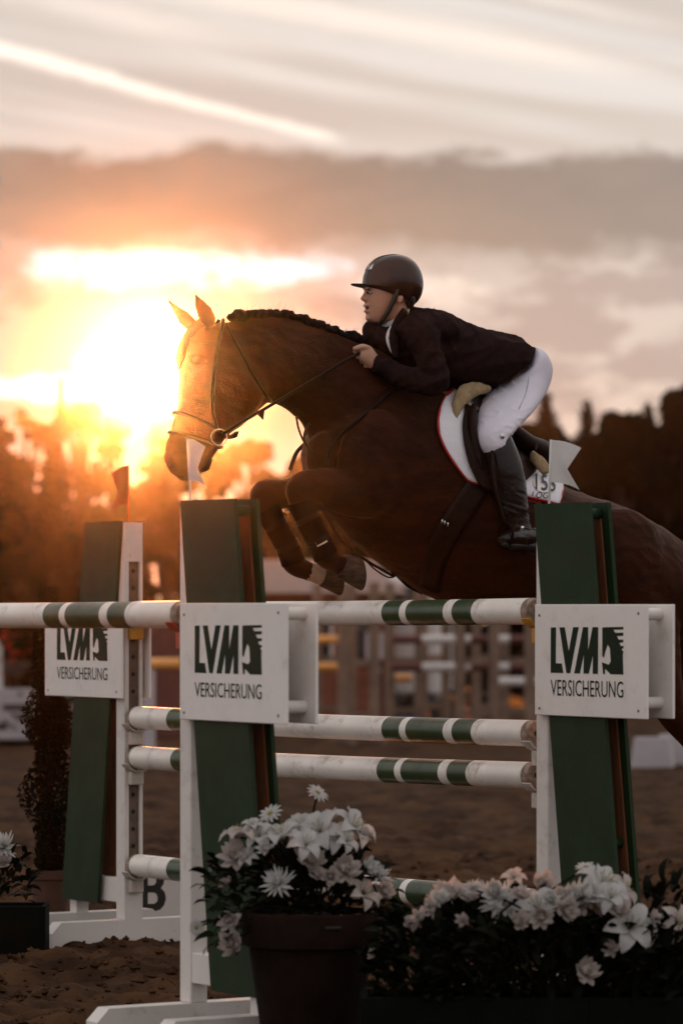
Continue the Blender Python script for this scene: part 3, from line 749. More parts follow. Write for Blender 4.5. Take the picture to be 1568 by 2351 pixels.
# coat: dark bay with darker points, one short sock
m = mat('coat', (0.034, 0.0066, 0.0014), 0.55, 0.3, 5, col2=(0.018, 0.0037, 0.0009), bump=0.45, bscale=90, spec=0.07, stretch=(1, 1, 2.5))
MATS['coat'].node_tree.nodes['Principled BSDF'].inputs['Sheen Weight'].default_value = 0.10
MATS['coat'].node_tree.nodes['Principled BSDF'].inputs['Sheen Tint'].default_value = (1.0, 0.45, 0.2, 1)
horse = empty('horse', HBASE)
tag(horse, 'dark bay horse with plaited mane jumping over the top pole', 'horse')
body_me = fuse('body', parts, 0.0105, 6, 0.5)
body = link('body', body_me, horse, MATS['coat'])
# sock: geometric colour zone on the far pastern
mat('sock', (0.40, 0.27, 0.17), 0.8, 0.15, 30, bump=0.4, bscale=80); body_me.materials.append(MATS['sock'])
s0, s1 = H(708, 1312, .165), H(742, 1324, .165); sv = (s1 - s0)
for p in body_me.polygons:
    q = p.center - s0; t = q.dot(sv) / sv.length_squared
    if -0.0 + 0.05 * mnoise.noise(p.center * 60) < t < 1.05 and (q - sv * t).length < 0.07: p.material_index = 1
nn_ = [v.normal.copy() for v in body_me.vertices]
for v, n_ in zip(body_me.vertices, nn_):      # muscle and skin relief
    q = v.co; a = mnoise.noise(Vector((q.x * 5, q.y * 5, q.z * 7))); b = mnoise.noise(Vector((q.x * 13 + q.z * 9, q.y * 13, q.z * 17)))
    v.co = q + n_ * (0.0075 * a + 0.0045 * ((1 - abs(b)) ** 3 - .4))
body_me.update()
bvh = BVHTree.FromPolygons([v.co for v in body_me.vertices], [p.vertices for p in body_me.polygons])
CAMP = Vector((0, 0, EYE)) - HBASE
def ray(px, py, off=0.004, b=None):
    d = (P(px, py, 10.0) - Vector((0, 0, EYE))).normalized()
    h = (b or bvh).ray_cast(CAMP, d)
    if h[0] is None: return None
    n = h[1] if h[1].dot(d) < 0 else -h[1]
    return h[0] + n * off

# hooves
mat('hoof', (0.032, 0.018, 0.010), 0.6, 0.4, 25, spec=0.2, col2=(0.075, 0.045, 0.026), bump=0.5, bscale=50, stretch=(1, 1, 4))
def hoof(cor, sole, w, rc, rs, tilt, ac=None):
    c, s = H(*cor, w), H(*sole, w); ax = (s - c).normalized(); sd = ax.cross(HR).normalized(); ac = ac or HR
    rings = []
    for t, k in ((-.12, .86), (0, 1.0), (.06, 1.02), (.35, 1.06), (.7, 1.12), (.96, 1.15), (1.0, 1.10), (1.0, .8)):
        r = rc + (rs - rc) * max(0, t); cc = c + (s - c) * t
        rings.append([cc + sd * (r * k * math.cos(a)) + ax * (tilt * r * math.cos(a) * max(0, t)) + ac * (r * 0.92 * k * math.sin(a)) for a in [2 * math.pi * j / 20 for j in range(20)]])
    v, f = rings_loft(rings)
    o = link('hoof', mesh('hoof', v, f, True), horse, MATS['hoof']); o.data.set_sharp_from_angle(angle=R(50)); return o
hoof((789, 1299), (829, 1320), -.15, .053, .050, -.55)
hoof((744, 1322), (780, 1337), .165, .046, .044, -.45)
hoof((1745, 1995), (1768, 2030), -.15, .05, .058, .2); hoof((1840, 1945), (1860, 1978), .15, .05, .058, .2)

# eyes
mat('eye', (0.008, 0.004, 0.003), 0.25, 0.1, spec=0.15)
for s in (-1, 1):
    v, f = blob(449, 824, .099 * s, .019, .012, .016, 12); link('eye', mesh('eye', v, f, True), horse, MATS['eye'])

# plaited mane: knots along the crest, forelock plait
mat('mane', (0.012, 0.0040, 0.0020), 0.75, 0.3, 40, bump=0.8, bscale=120, spec=0.10)
crest = smooth_path([H(x, y) for x, y in ((524, 730), (560, 723), (597, 722), (628, 720), (660, 723), (692, 733), (724, 746), (756, 757), (788, 770), (815, 776), (832, 786))], 8)
cl = [0.0]
for a, b in zip(crest, crest[1:]): cl.append(cl[-1] + (b - a).length)
def on_crest(s):
    for i in range(len(cl) - 1):
        if cl[i + 1] >= s: return crest[i].lerp(crest[i + 1], (s - cl[i]) / max(1e-6, cl[i + 1] - cl[i]))
    return crest[-1]
mr = random.Random(3); N = 19
for i in range(N):
    c = on_crest(cl[-1] * (i + 0.5) / N); r = 0.017 + 0.006 * mr.random()
    if i in (1, 17, 18): r += 0.006
    prt = []
    for j in range(3):
        a = j * 2.1 + i
        cc = c + Vector((0, 0, -0.002)) + HF * (0.007 * math.cos(a)) + HR * (-0.012 + 0.010 * math.sin(a)) + Vector((0, 0, 0.006 * math.sin(a * 1.7)))
        rg = []
        for q in range(1, 8):
            t = math.pi * q / 8
            rg.append([cc + Vector((math.sin(t) * math.cos(b) * r, math.sin(t) * math.sin(b) * r, math.cos(t) * r * 0.85)) * (1 + 0.10 * math.sin(5 * b + 3 * t)) for b in [2 * math.pi * k / 12 for k in range(12)]])
        prt.append(rings_loft(rg))
    mb = MB()
    for pv, pf in prt: mb.add(pv, pf)
    mb.build('mane_plait', MATS['mane'], horse, smooth=True)
# flyaway hairs along the crest and whiskers on the muzzle
mb = MB()
for i in range(90):
    c = on_crest(cl[-1] * mr.random()) + HR * (mr.random() - .5) * .03
    d = Vector((mr.gauss(0, .5), mr.gauss(0, .5), 1)).normalized() * (0.02 + 0.035 * mr.random())
    mb.tube([c, c + d * .5, c + d + HF * (-.015 * mr.random())], [0.0006, 0.0005, 0.0002], 4)
for i in range(26):
    b = ray(392 + 60 * mr.random(), 1060 + 38 * mr.random(), 0.0) or H(400, 1080)
    d = (HF * mr.uniform(.3, 1) + HR * mr.gauss(0, .5) + Vector((0, 0, -mr.random()))).normalized() * (.02 + .04 * mr.random())
    mb.tube([b, b + d * .5, b + d + Vector((0, 0, -.006))], [0.0006, 0.0005, 0.0002], 4)
o = mb.build('loose_hair', MATS['mane'], horse, smooth=True); o['kind'] = 'stuff'
fl = smooth_path([H(480, 735), H(452, 752), H(430, 785), H(418, 822), H(413, 850)], 5)
v, f = tube([p + HF * .006 for p in fl], [0.018, 0.02, 0.022] + [0.02] * (len(fl) - 8) + [0.016, 0.013, 0.01, 0.008, 0.004], 10)
link('forelock', mesh('forelock', v, f, True), horse, MATS['mane'])
# tail: strands streaming back
mb = MB()
for i in range(70):
    a = mr.gauss(0, 1); b = mr.gauss(0, 1)
    p = [H(1575, 1262, .02 * a), H(1625, 1262 + 8 * b, .03 * a), H(1680 + 10 * b, 1330 + 25 * b, .06 * a), H(1720 + 15 * a, 1480 + 40 * b, .08 * a), H(1745 + 30 * b, 1640 + 60 * b, .1 * a)]
    mb.tube(smooth_path(p, 4), [0.012] * 8 + [0.009] * 5 + [0.006, 0.005, 0.004, 0.002], 5)
o = mb.build('tail', MATS['mane'], horse, smooth=True); o['kind'] = 'stuff'
# ------------------------------------------------------------------ rider
mat('skin', (0.50, 0.27, 0.18), 0.5, 0.12, 12, bump=0.05, bscale=150, spec=0.35)
mat('jacket', (0.020, 0.009, 0.008), 0.9, 0.25, 30, bump=0.25, bscale=260, spec=0.06)
mat('breeches', (0.64, 0.61, 0.68), 0.7, 0.05, 8, bump=0.12, bscale=220, spec=0.3)
mat('boot_leather', (0.016, 0.009, 0.007), 0.26, 0.3, 14, bump=0.15, bscale=45, spec=0.28)
mat('helmet_gloss', (0.026, 0.009, 0.007), 0.14, 0.1, 3, spec=0.34)
mat('helmet_matt', (0.010, 0.006, 0.006), 0.5, 0.1)
mat('shirt', (0.70, 0.66, 0.66), 0.7, 0.05)
mat('silver', (0.60, 0.58, 0.56), 0.22, 0.1, metal=1.0)
mat('hair', (0.016, 0.009, 0.006), 0.5, 0.3, 60, bump=0.5, bscale=150)
mat('strap', (0.010, 0.007, 0.006), 0.5, 0.1)
rider = empty('person', HBASE)
tag(rider, 'person in dark jacket, white breeches and black helmet crouched over the horse', 'person')

def slices(rows, seg=24, sq=0.95, w0=0.0):
    """rows: (front px, back px, half width[, w])"""
    return pair_rings([(f, b, hw, (r[0] if r else w0)) for f, b, hw, *r in rows], seg, sq)
# --- skin: head, neck, hidden core, hands in one surface
HEADR = [((872, 600), (930, 600), .045), ((855, 615), (942, 616), .066), ((846, 635), (947, 640), .075), ((841, 655), (947, 662), .077), ((839.5, 666), (942, 674), .0765),
         ((839, 680), (936, 686), .069), ((839.5, 694), (926, 700), .061), ((841, 708), (914, 712), .053), ((841.5, 720), (900, 722), .044), ((844, 732), (888, 733), .034), ((852, 740), (882, 740), .026)]
bp = [rings_loft(slices(dense(HEADR, 2), 28, 0.92))]
def sph(px, py, w, r, ry=None, rz=None): return blob(px, py, w, r, ry or r, rz or r, 12)
def wedge(rows):   # small nose: rows (px, py, half width, depth back px)
    rings = []
    for x, y, hw, dep in rows:
        t, b = H(x, y), H(x + dep, y)
        rings.append([t, t.lerp(b, .35) - HR * hw * .8, t.lerp(b, .8) - HR * hw, b - HR * hw * .8, b + HR * hw * .8, t.lerp(b, .8) + HR * hw, t.lerp(b, .35) + HR * hw * .8])
    return rings_loft(rings)
bp += [wedge([(840, 659, .013, 16), (836.5, 667, .011, 16), (832.5, 675, .012, 18), (828, 681.5, .015, 19), (826.5, 685.5, .0175, 20), (829.5, 690, .018, 18), (837, 694, .014, 14)])]
bp += [sph(842, 662, -.022, .010, .024, .007), sph(842, 662, .022, .010, .024, .007),              # brow
       sph(839.8, 701.5, 0, .009, .022, .0062), sph(840.6, 714.5, 0, .009, .019, .0065), sph(846, 730, 0, .013, .018, .013)]   # lips, chin
for s in (-1, 1):
    bp.append(sph(919, 681, .078 * s, .014, .007, .026)); bp.append(sph(915, 690, .078 * s, .008, .006, .012))   # ears
bp.append(limb([(905, 705, 0, .052, .050), (913, 730, 0, .050, .050), (926, 757, 0, .056, .062), (952, 780, 0, .07, .10)], 20))          # neck
bp.append(rings_loft(pair_rings(dense([((955, 735), (905, 800), .10), ((1000, 745), (935, 835), .13), ((1060, 775), (1000, 860), .13), ((1130, 795), (1080, 865), .13), ((1185, 815), (1150, 858), .11)]), 20)))
# near arm core, wrist and hand
ARM = [(958, 762, -.17, .05, .05), (985, 815, -.23, .042, .042), (1000, 872, -.255, .036, .036), (935, 862, -.19, .036, .036), (866, 838, -.125, .027, .024)]
bp.append(limb(ARM, 14))
HW = -.115
bp.append(limb([(868, 839, HW - .01, .027, .023), (853, 826, HW - .004, .033, .024), (838, 811, HW, .038, .024), (830, 803, HW + .002, .030, .02)], 16))    # back of the hand
for i, (dy, ln, r) in enumerate(((-1, 1.1, .0095), (11, 1.15, .0095), (22.5, 1.05, .0090), (33, .9, .0080))):   # four fingers curled round the rein
    bx, by = 832 + i * 4.8, 804 + dy * 1.05
    bp.append(limb([(bx, by, HW + .002, r * 1.1, r * 1.1), (bx - 11 * ln, by + 3, HW + .012, r * 1.08, r * 1.08), (bx - 15 * ln, by + 6, HW + .034, r, r), (bx - 6 * ln, by + 9, HW + .050, r * .95, r * .95), (bx + 3, by + 8, HW + .046, r * .85, r * .85)], 10))
bp.append(limb([(845, 800, HW - .010, .0135, .012), (833, 796, HW - .016, .0125, .0115), (821, 799, HW - .010, .0115, .011), (811, 802, HW + .004, .0095, .009)], 10))   # thumb on top
# far arm and hand on the other side of the crest
FARM = [(945, 762, .17, .05, .05), (960, 820, .235, .042, .042), (955, 868, .26, .036, .036), (880, 838, .19, .034, .034), (828, 800, .135, .026, .023), (812, 790, .125, .036, .024), (800, 784, .12, .022, .02)]
bp.append(limb(FARM, 14))
for i in range(4):
    bx, by = 803 + i * 5, 780 + i * 9
    bp.append(limb([(bx, by, .12, .010, .010), (bx - 10, by + 3, .108, .010, .010), (bx - 12, by + 7, .085, .0095, .0095), (bx - 2, by + 9, .075, .008, .008)], 10))
bp.append(limb([(815, 778, .13, .012, .012), (800, 776, .135, .011, .011), (790, 780, .125, .009, .009)], 10))
# legs inside the clothes
LEG = [(1185, 845, -.02, .03, .03), (1178, 925, -.165, .030, .028), (1130, 1000, -.285, .038, .034), (1150, 1060, -.305, .036, .034), (1170, 1130, -.31, .04, .038), (1190, 1205, -.315, .03, .03), (1175, 1240, -.32, .026, .03)]
lg = limb(LEG, 14); bp += [lg, mirrored(lg)]
sk = fuse('body', bp, 0.0042, 2, 0.4)
rbody = link('body', sk, rider, MATS['skin'])
mat('lip', (0.42, 0.19, 0.13), 0.45, 0.1)
mat('mouth_dark', (0.06, 0.015, 0.012), 0.6, 0.1)
# lips and eye colours follow geometric zones
sk.materials.append(MATS['lip']); sk.materials.append(MATS['mouth_dark'])
l1, l2, mo = H(838, 701.5), H(839, 714.5), H(840, 708)
for p in sk.polygons:
    q = p.center
    for c, mi, rz, rw in ((l1, 1, .0055, .020), (l2, 1, .0060, .018), (mo, 2, .0062, .017)):
        d = q - c
        if abs(d.z) < rz and abs(d.dot(HR)) < rw and abs(d.dot(HF)) < .016: p.material_index = mi
mat('eye_white', (0.34, 0.28, 0.24), 0.2, 0.05)
for s in (-1, 1):
    v, f = sph(849, 672, .031 * s, .0115, .0115, .0065); e = link('eye', mesh('eye', v, f, True), rider, MATS['eye_white'])
    v, f = sph(844.2, 672, .033 * s, .0050, .0052, .0052); link('iris', mesh('iris', v, f, True), e, MATS['eye'])
    v, f = limb([(848, 664.5, .044 * s, .002, .004), (843.5, 663, .030 * s, .0025, .006), (841, 664, .014 * s, .002, .004)], 8); link('eyebrow', mesh('eyebrow', v, f, True), rider, MATS['hair'])
# hair under the helmet, nape
v, f = rings_loft(slices([((900, 668), (946, 676), .079), ((908, 682), (945, 692), .077), ((918, 694), (942, 704), .068), ((924, 703), (939, 712), .05)], 20)); link('hair', mesh('hair', v, f, True), rider, MATS['hair'])

# --- helmet
hel = [((836, 659), (944, 702), .084), ((835.5, 652), (954, 695), .090), ((836, 643), (963.5, 679), .0955), ((838.5, 630), (967.5, 655), .098), ((845, 614), (963, 628), .094), ((857, 599), (950, 606), .080), ((874, 589.5), (931, 592), .055), ((890, 586), (914, 586.5), .026), ((900, 585.2), (904, 585.2), .005)]
v, f = rings_loft(slices(dense(hel, 4), 40, 1.0)); hm = link('helmet', mesh('helmet', v, f, True), rider, MATS['helmet_gloss']); hm['label'] = 'glossy black riding helmet'
# visor: crescent plate in front
vs, fs = [], []; n = 25; base0 = H(842, 655.5)
for i in range(n):
    a = -math.pi / 2 + math.pi * i / (n - 1); ca, sa = math.cos(a), math.sin(a)
    inner = H(905, 656) + HF * (.121 * ca) + HR * (.088 * sa)
    outer = H(905, 656) + HF * (.121 + .069 * ca) * ca + HF * .0 + HR * (.094 * sa)
    for t in (0, .5, 1):
        p = inner.lerp(outer, t); p = p + Vector((0, 0, -.010 * (sa ** 2) * 1.2 - .002 * t + 0.002))
        vs += [p + Vector((0, 0, .0022)), p - Vector((0, 0, .0018))]
for i in range(n - 1):
    for t in (0, 1):
        a = i * 6 + t * 2; b = a + 6; fs += [(a, a + 2, b + 2, b), (a + 1, b + 1, b + 3, a + 3)]
    a = i * 6; b = a + 6; fs.append((a + 4, a + 5, b + 5, b + 4))
link('visor', mesh('visor', vs, fs, True), hm, MATS['helmet_gloss'])
# raised centre strip and badge
strip = smooth_path([H(x, y) for x, y in ((841, 620), (852, 603.5), (872, 589), (900, 584), (932, 591), (955, 610), (966, 640))], 5)
mb = MB()
for a, b in zip(strip, strip[1:]):
    pass
vs, fs = [], []
ctr = H(903, 645)
for p in strip:
    nrm = (p - ctr).normalized()
    for w_ in (-.016, .016):
        vs += [p + HR * w_ + nrm * .0015 - nrm * abs(w_) * .1, p + HR * w_ - nrm * .006]
for i in range(len(strip) - 1):
    a, b = i * 4, i * 4 + 4
    fs += [(a, a + 2, b + 2, b), (a, b, b + 1, a + 1), (a + 2, a + 3, b + 3, b + 2)]
link('centre_strip', mesh('centre_strip', vs, fs, True), hm, MATS['helmet_matt'])
hb = BVHTree.FromPolygons([v.co for v in hm.data.vertices], [p.vertices for p in hm.data.polygons])
def patch_on(b, poly, name, m, parent, off=0.002, nx=10, ny=6):
    """quad patch (4 px corners, a-b top edge, d-c bottom) draped on a surface"""
    a, bq, c, d = [Vector((*p, 0)) for p in poly]; vs, fs = [], []
    last = None
    for j in range(ny):
        for i in range(nx):
            q = a.lerp(bq, i / (nx - 1)).lerp(d.lerp(c, i / (nx - 1)), j / (ny - 1)); h = ray(q.x, q.y, off, b)
            if h is None: h = last
            last = h; vs.append(h)
    fs = [(j * nx + i, j * nx + i + 1, (j + 1) * nx + i + 1, (j + 1) * nx + i) for j in range(ny - 1) for i in range(nx - 1)]
    o = link(name, mesh(name, vs, fs, True), parent, m)
    md = o.modifiers.new('t', 'SOLIDIFY'); md.thickness = 0.0015; md.offset = 1.0
    return o
patch_on(hb, ((847, 607), (858, 605), (853, 619), (843, 622)), 'badge', MATS['silver'], hm, .0015, 6, 4)
# chin strap
for s in (-1, 1):
    pts = smooth_path([H(912, 664, .083 * s), H(906, 684, .080 * s), H(893, 712, .064 * s), H(880, 733, .042 * s), H(871, 743, .0 * s)], 4)
    v, f = tube(pts, [.0095] * (len(pts)), 8); link('chin_strap', mesh('chin_strap', v, f, True), hm, MATS['strap'])

# --- white shirt collar and stock
v, f = rings_loft(pair_rings(dense([((938, 706), (878, 745), .060), ((934, 716), (886, 762), .064), ((935, 726), (893, 778), .07)], 3), 24)); link('shirt_collar', mesh('shirt_collar', v, f, True), rider, MATS['shirt'])
v, f = limb([(905, 752, -.052, .020, .012), (899, 776, -.060, .026, .014), (902, 800, -.075, .018, .012), (905, 815, -.085, .005, .006)], 12); link('shirt_front', mesh('shirt_front', v, f, True), rider, MATS['shirt'])

# --- jacket: torso and both sleeves
JT = [((1207, 797), (1136, 886), .162), ((1182, 777), (1108, 894), .166), ((1150, 767), (1072, 896), .167), ((1110, 760), (1030, 894), .168), ((1060, 742), (982, 886), .172), ((1015, 722), (930, 862), .180), ((980, 712), (894, 828), .180), ((958, 706), (874, 792), .152), ((945, 706), (872, 768), .115), ((938, 712), (878, 752), .078)]
jp = [rings_loft(pair_rings(dense(JT), 36, 0.92))]
jp.append(limb([(950, 748, -.12, .078, .064), (968, 775, -.185, .071, .058), (985, 822, -.235, .057, .051), (1002, 876, -.262, .050, .047), (960, 874, -.225, .049, .045), (905, 856, -.165, .042, .039), (858, 833, -.120, .036, .032)], 18))
jp.append(limb([(935, 748, .12, .078, .064), (945, 775, .185, .071, .058), (960, 820, .24, .057, .051), (960, 872, .265, .050, .047), (920, 860, .23, .049, .045), (875, 835, .19, .042, .039), (840, 806, .145, .036, .032)], 18))
jp.append(blob(862, 768, .10, .05, .06, .07)); jp.append(blob(1005, 760, -.12, .1, .09, .06))
jk = fuse('jacket', jp, 0.0075, 3, 0.5)
# cloth folds: diagonal creases from the shoulder to the waist and round the elbow
nrm = [v.normal.copy() for v in jk.vertices]
for v, nn in zip(jk.vertices, nrm):
    q = v.co; u = q.dot(HF); z = q.z; wv = q.dot(HR)
    a = mnoise.noise(Vector((u * 7 + z * 16, wv * 9, z * 5 - u * 4))); b = mnoise.noise(Vector((u * 22 + z * 30, wv * 16, z * 12)))
    ridge = (1 - abs(a)) ** 3
    sh = max(0, 1 - abs((q - H(1010, 740, -.12)).length) / .22)
    c2 = (1 - abs(mnoise.noise(Vector((u * 26 - z * 14, wv * 3, z * 6))))) ** 4
    v.co = q + nn * (0.013 * (ridge - 0.4) + 0.004 * b + 0.012 * sh * (c2 - .3))
jo = link('jacket', jk, rider, MATS['jacket']); jo['label'] = 'dark fitted show jacket'
# lapel edge on the near side
v, f = limb([(930, 712, -.068, .016, .008), (912, 745, -.085, .022, .010), (905, 780, -.12, .024, .010), (908, 822, -.15, .012, .008)], 10); link('lapel', mesh('lapel', v, f, True), jo, MATS['jacket'])

# --- breeches
BR = [((1175, 864), (1206, 793), .168, 0), ((1155, 873), (1230, 808), .182, 0), ((1136, 889), (1249, 838), .18, -.01), ((1124, 904), (1254, 866), .155, -.05), ((1115, 920), (1248, 897), .125, -.11),
      ((1106, 942), (1230, 929), .108, -.175), ((1098, 970), (1205, 960), .096, -.235), ((1096, 998), (1182, 983), .085, -.275), ((1103, 1022), (1166, 1000), .074, -.295), ((1114, 1042), (1160, 1018), .064, -.305)]
thigh = rings_loft(pair_rings(dense(BR), 28, 0.95))
BRm = [((1175, 864), (1206, 793), .168, 0), ((1155, 873), (1230, 808), .182, 0), ((1136, 889), (1249, 838), .17, .0)]
bk = fuse('breeches', [thigh, mirrored(thigh), rings_loft(pair_rings(dense(BRm), 28))], 0.0055, 4, 0.5)
nrm = [v.normal.copy() for v in bk.vertices]
knee = H(1168, 992, -.29); crot = H(1140, 880, -.05)
for v, nn in zip(bk.vertices, nrm):
    q = v.co; dk = (q - knee).length; dc = (q - crot).length
    r = max(0, 1 - dk / .16) + 0.8 * max(0, 1 - dc / .2)
    a = mnoise.noise(Vector((q.x * 6 + q.z * 26, q.y * 5, q.z * 12 - q.x * 16)))
    a2 = mnoise.noise(Vector((q.x * 26 - q.z * 34, q.y * 20, q.z * 30 + q.x * 18)))
    v.co = q + nn * (0.011 * r * ((1 - abs(a)) ** 4 - .3) + 0.0015 * r * ((1 - abs(a2)) ** 4 - .3) + 0.002 * mnoise.noise(q * 8))
bo = link('breeches', bk, rider, MATS['breeches'])
bb = BVHTree.FromPolygons([v.co for v in bk.vertices], [p.vertices for p in bk.polygons])
mat('seam', (0.40, 0.37, 0.42), 0.8, 0.1)
pts = [ray(x, y, .0005, bb) for x, y in ((1204, 826), (1214, 838), (1213, 870), (1206, 905), (1190, 940))]
pts = [p for p in pts if p]
v, f = tube(smooth_path(pts, 4), .0018, 6); link('seam', mesh('seam', v, f, True), bo, MATS['seam'])
for x0, x1 in ((1219, 1219), (1224, 1224)):       # small dark maker's mark at the waistband
    pass
mkp = [((1219, 803), (1223, 812)), ((1223, 812), (1228, 803.5)), ((1221, 809), (1226, 806)), ((1226, 812), (1222, 801))]
mb = MB()
for a, b in mkp:
    pa, pb = ray(*a, .001, bb), ray(*b, .001, bb)
    if pa and pb: mb.tube([pa, pb], .0018, 5)
if mb.v: mb.build('stitched_mark', MATS['strap'], bo)

# --- tall boots
BT = [((1112, 1040), (1166, 994), .062, -.306), ((1117, 1062), (1182, 1030), .064, -.312), ((1123, 1090), (1196, 1068), .064, -.318), ((1131, 1116), (1203, 1106), .060, -.32), ((1142, 1146), (1207, 1142), .054, -.322), ((1154, 1174), (1210, 1174), .048, -.322), ((1164, 1198), (1214, 1202), .044, -.322), ((1168, 1214), (1222, 1224), .044, -.322), ((1170, 1226), (1226, 1240), .040, -.322)]
bt = rings_loft(pair_rings(dense(BT), 24, 0.95))
foot = limb([(1224, 1232, -.305, .034, .034), (1210, 1232, -.325, .039, .037), (1192, 1232, -.352, .037, .040), (1174, 1234, -.380, .030, .041), (1160, 1237, -.400, .024, .035), (1152, 1239, -.412, .014, .022)], 16)
tmpb = [bt, foot]
for side in (0, 1):
    pp = tmpb if side == 0 else [mirrored(x) for x in tmpb]
    me = fuse('riding_boot', pp, 0.006, 3, 0.5)
    nrm = [v.normal.copy() for v in me.vertices]; ank = H(1185, 1170, -.32); ank = ank if side == 0 else mirror(ank)
    for v, nn in zip(me.vertices, nrm):
        q = v.co; r = max(0, 1 - abs(q.z - ank.z) / .16)
        a = mnoise.noise(Vector((q.x * 10, q.y * 10, q.z * 75 + q.x * 25)))
        v.co = q + nn * (0.0075 * r * ((1 - abs(a)) ** 2 - .45))
    bto = link('riding_boot', me, rider, MATS['boot_leather'])
    def mm(p): return p if side == 0 else mirror(p)
    heel = [mm(H(x, y, w)) for x, y, w in ((1204, 1250, -.335), (1226, 1255, -.305))]
    v, f = tube([heel[0], heel[1]], [.022, .024], 12); link('heel', mesh('heel', v, f, True), bto, MATS['strap'])
    sole = [mm(H(x, y, w)) for x, y, w in ((1226, 1253, -.305), (1195, 1252, -.352), (1174, 1251, -.380), (1154, 1247, -.412))]
    v, f = tube(sole, [.018, .016, .02, .012], 8); link('sole', mesh('sole', v, f, True), bto, MATS['strap'])
    # spur and its strap
    ring = []
    for k in range(17):
        a = 2 * math.pi * k / 16
        c = mm(H(1192, 1212, -.322)); ring.append(c + HF * (.047 * math.cos(a)) + HR * (.047 * math.sin(a)) + Vector((0, 0, .012 * math.cos(a))))
    v, f = tube(ring, .005, 6); sp = link('spur', mesh('spur', v, f, True), rider, MATS['strap'])
    v, f = sph(1199, 1212, -.37, .008, .004, .009); 
    if side: v = [mirror(x) for x in v]
    link('buckle', mesh('buckle', v, f, True), sp, MATS['silver'])
    v, f = tube([mm(H(1222, 1214, -.322)), mm(H(1238, 1218, -.322))], [.006, .003], 6); link('neck', mesh('neck', v, f, True), sp, MATS['silver'])
    c = mm(H(1153, 1001, -.372)); v, f = sph(1153, 1001, -.372, .010, .003, .012)
    if side: v = [mirror(x) for x in v]
    link('boot_badge', mesh('boot_badge', v, f, True), bto, MATS['silver'])
# ------------------------------------------------------------------ tack
mat('leather', (0.018, 0.006, 0.003), 0.45, 0.3, 25, bump=0.2, bscale=120, spec=0.10)
mat('pad_white', (0.70, 0.68, 0.72), 0.8, 0.05, 10, bump=0.5, bscale=26)
mat('pad_red', (0.42, 0.015, 0.012), 0.6, 0.1)
mat('sheepskin', (0.40, 0.28, 0.15), 0.95, 0.25, 30, bump=1.0, bscale=110)
mat('boot_grey', (0.016, 0.005, 0.003), 0.8, 0.2, spec=0.04)
mat('print_black', (0.015, 0.012, 0.015), 0.6, 0.05); mat('print_red', (0.40, 0.02, 0.02), 0.6, 0.05)
HBR = HBASE
def new_thing(name, label, cat, group=None): return tag(empty(name, HBASE), label, cat, group)
def strap(name, parent, pts, r, m='leather', both=True, flat=None):
    pts = smooth_path([p for p in pts if p is not None], 5)
    for s in (0, 1) if both else (0,):
        q = pts if s == 0 else [mirror(p) for p in pts]
        v, f = tube(q, r, 8); link(name, mesh(name, v, f, True), parent, MATS[m])
def grid_patch(name, parent, rows, m, thick, b=None, off=0.006, fallback_w=-.05, both=True, smooth_n=2):
    """rows of px points draped over the flank, then thickened"""
    ny, nx = len(rows), len(rows[0]); pts = np.zeros((ny, nx, 3))
    for j, row in enumerate(rows):
        for i, (x, y) in enumerate(row):
            h = ray(x, y, off, b)
            if h is None: h = H(x, y, fallback_w)
            pts[j, i] = h
    for _ in range(smooth_n):
        q = pts.copy(); q[1:-1] = (pts[:-2] + 2 * pts[1:-1] + pts[2:]) / 4; pts = q
        q = pts.copy(); q[:, 1:-1] = (pts[:, :-2] + 2 * pts[:, 1:-1] + pts[:, 2:]) / 4; pts = q
    fs = [(j * nx + i, j * nx + i + 1, (j + 1) * nx + i + 1, (j + 1) * nx + i) for j in range(ny - 1) for i in range(nx - 1)]
    outs = []
    for s in (0, 1) if both else (0,):
        vs = [Vector(p) for p in pts.reshape(-1, 3)]
        if s: vs = [mirror(v) for v in vs]
        o = link(name, mesh(name, vs, fs, True), parent, MATS[m])
        md = o.modifiers.new('t', 'SOLIDIFY'); md.thickness = thick; md.offset = 0.0
        outs.append(o)
    bv = BVHTree.FromPolygons([Vector(p) for p in pts.reshape(-1, 3)], fs)
    return outs, bv, pts
def interp(pts, n):
    arr = np.array(pts, float); t = np.linspace(0, 1, len(arr)); tt = np.linspace(0, 1, n)
    return list(zip(np.interp(tt, t, arr[:, 0]), np.interp(tt, t, arr[:, 1])))
def sm2(pts, n):
    p = smooth_path([Vector((x, y, 0)) for x, y in pts], 8); return interp([(q.x, q.y) for q in p], n)
# saddle pad
pad = new_thing('saddle_pad', 'white quilted saddle pad with red binding under the saddle', 'saddle pad')
L_ = sm2([(1040, 893), (1013, 928), (1003, 967), (1009, 1006), (1031, 1050), (1069, 1103)], 22); R_ = sm2([(1258, 1062), (1276, 1082), (1287, 1108), (1286, 1135), (1277, 1160)], 22)
rows = []
for (lx, ly), (rx, ry) in zip(L_, R_):
    rows.append([(lx + (rx - lx) * t, ly + (ry - ly) * t + 14 * math.sin(math.pi * t) * 0) for t in np.linspace(0, 1, 40)])
padm, padb, padp = grid_patch('cloth', pad, rows, 'pad_white', 0.012, off=0.012)
for edge in (padp[:, 0], padp[:, -1], padp[-1]):
    strap('binding', pad, [Vector(p) for p in edge[::3]], 0.0062, 'pad_red')
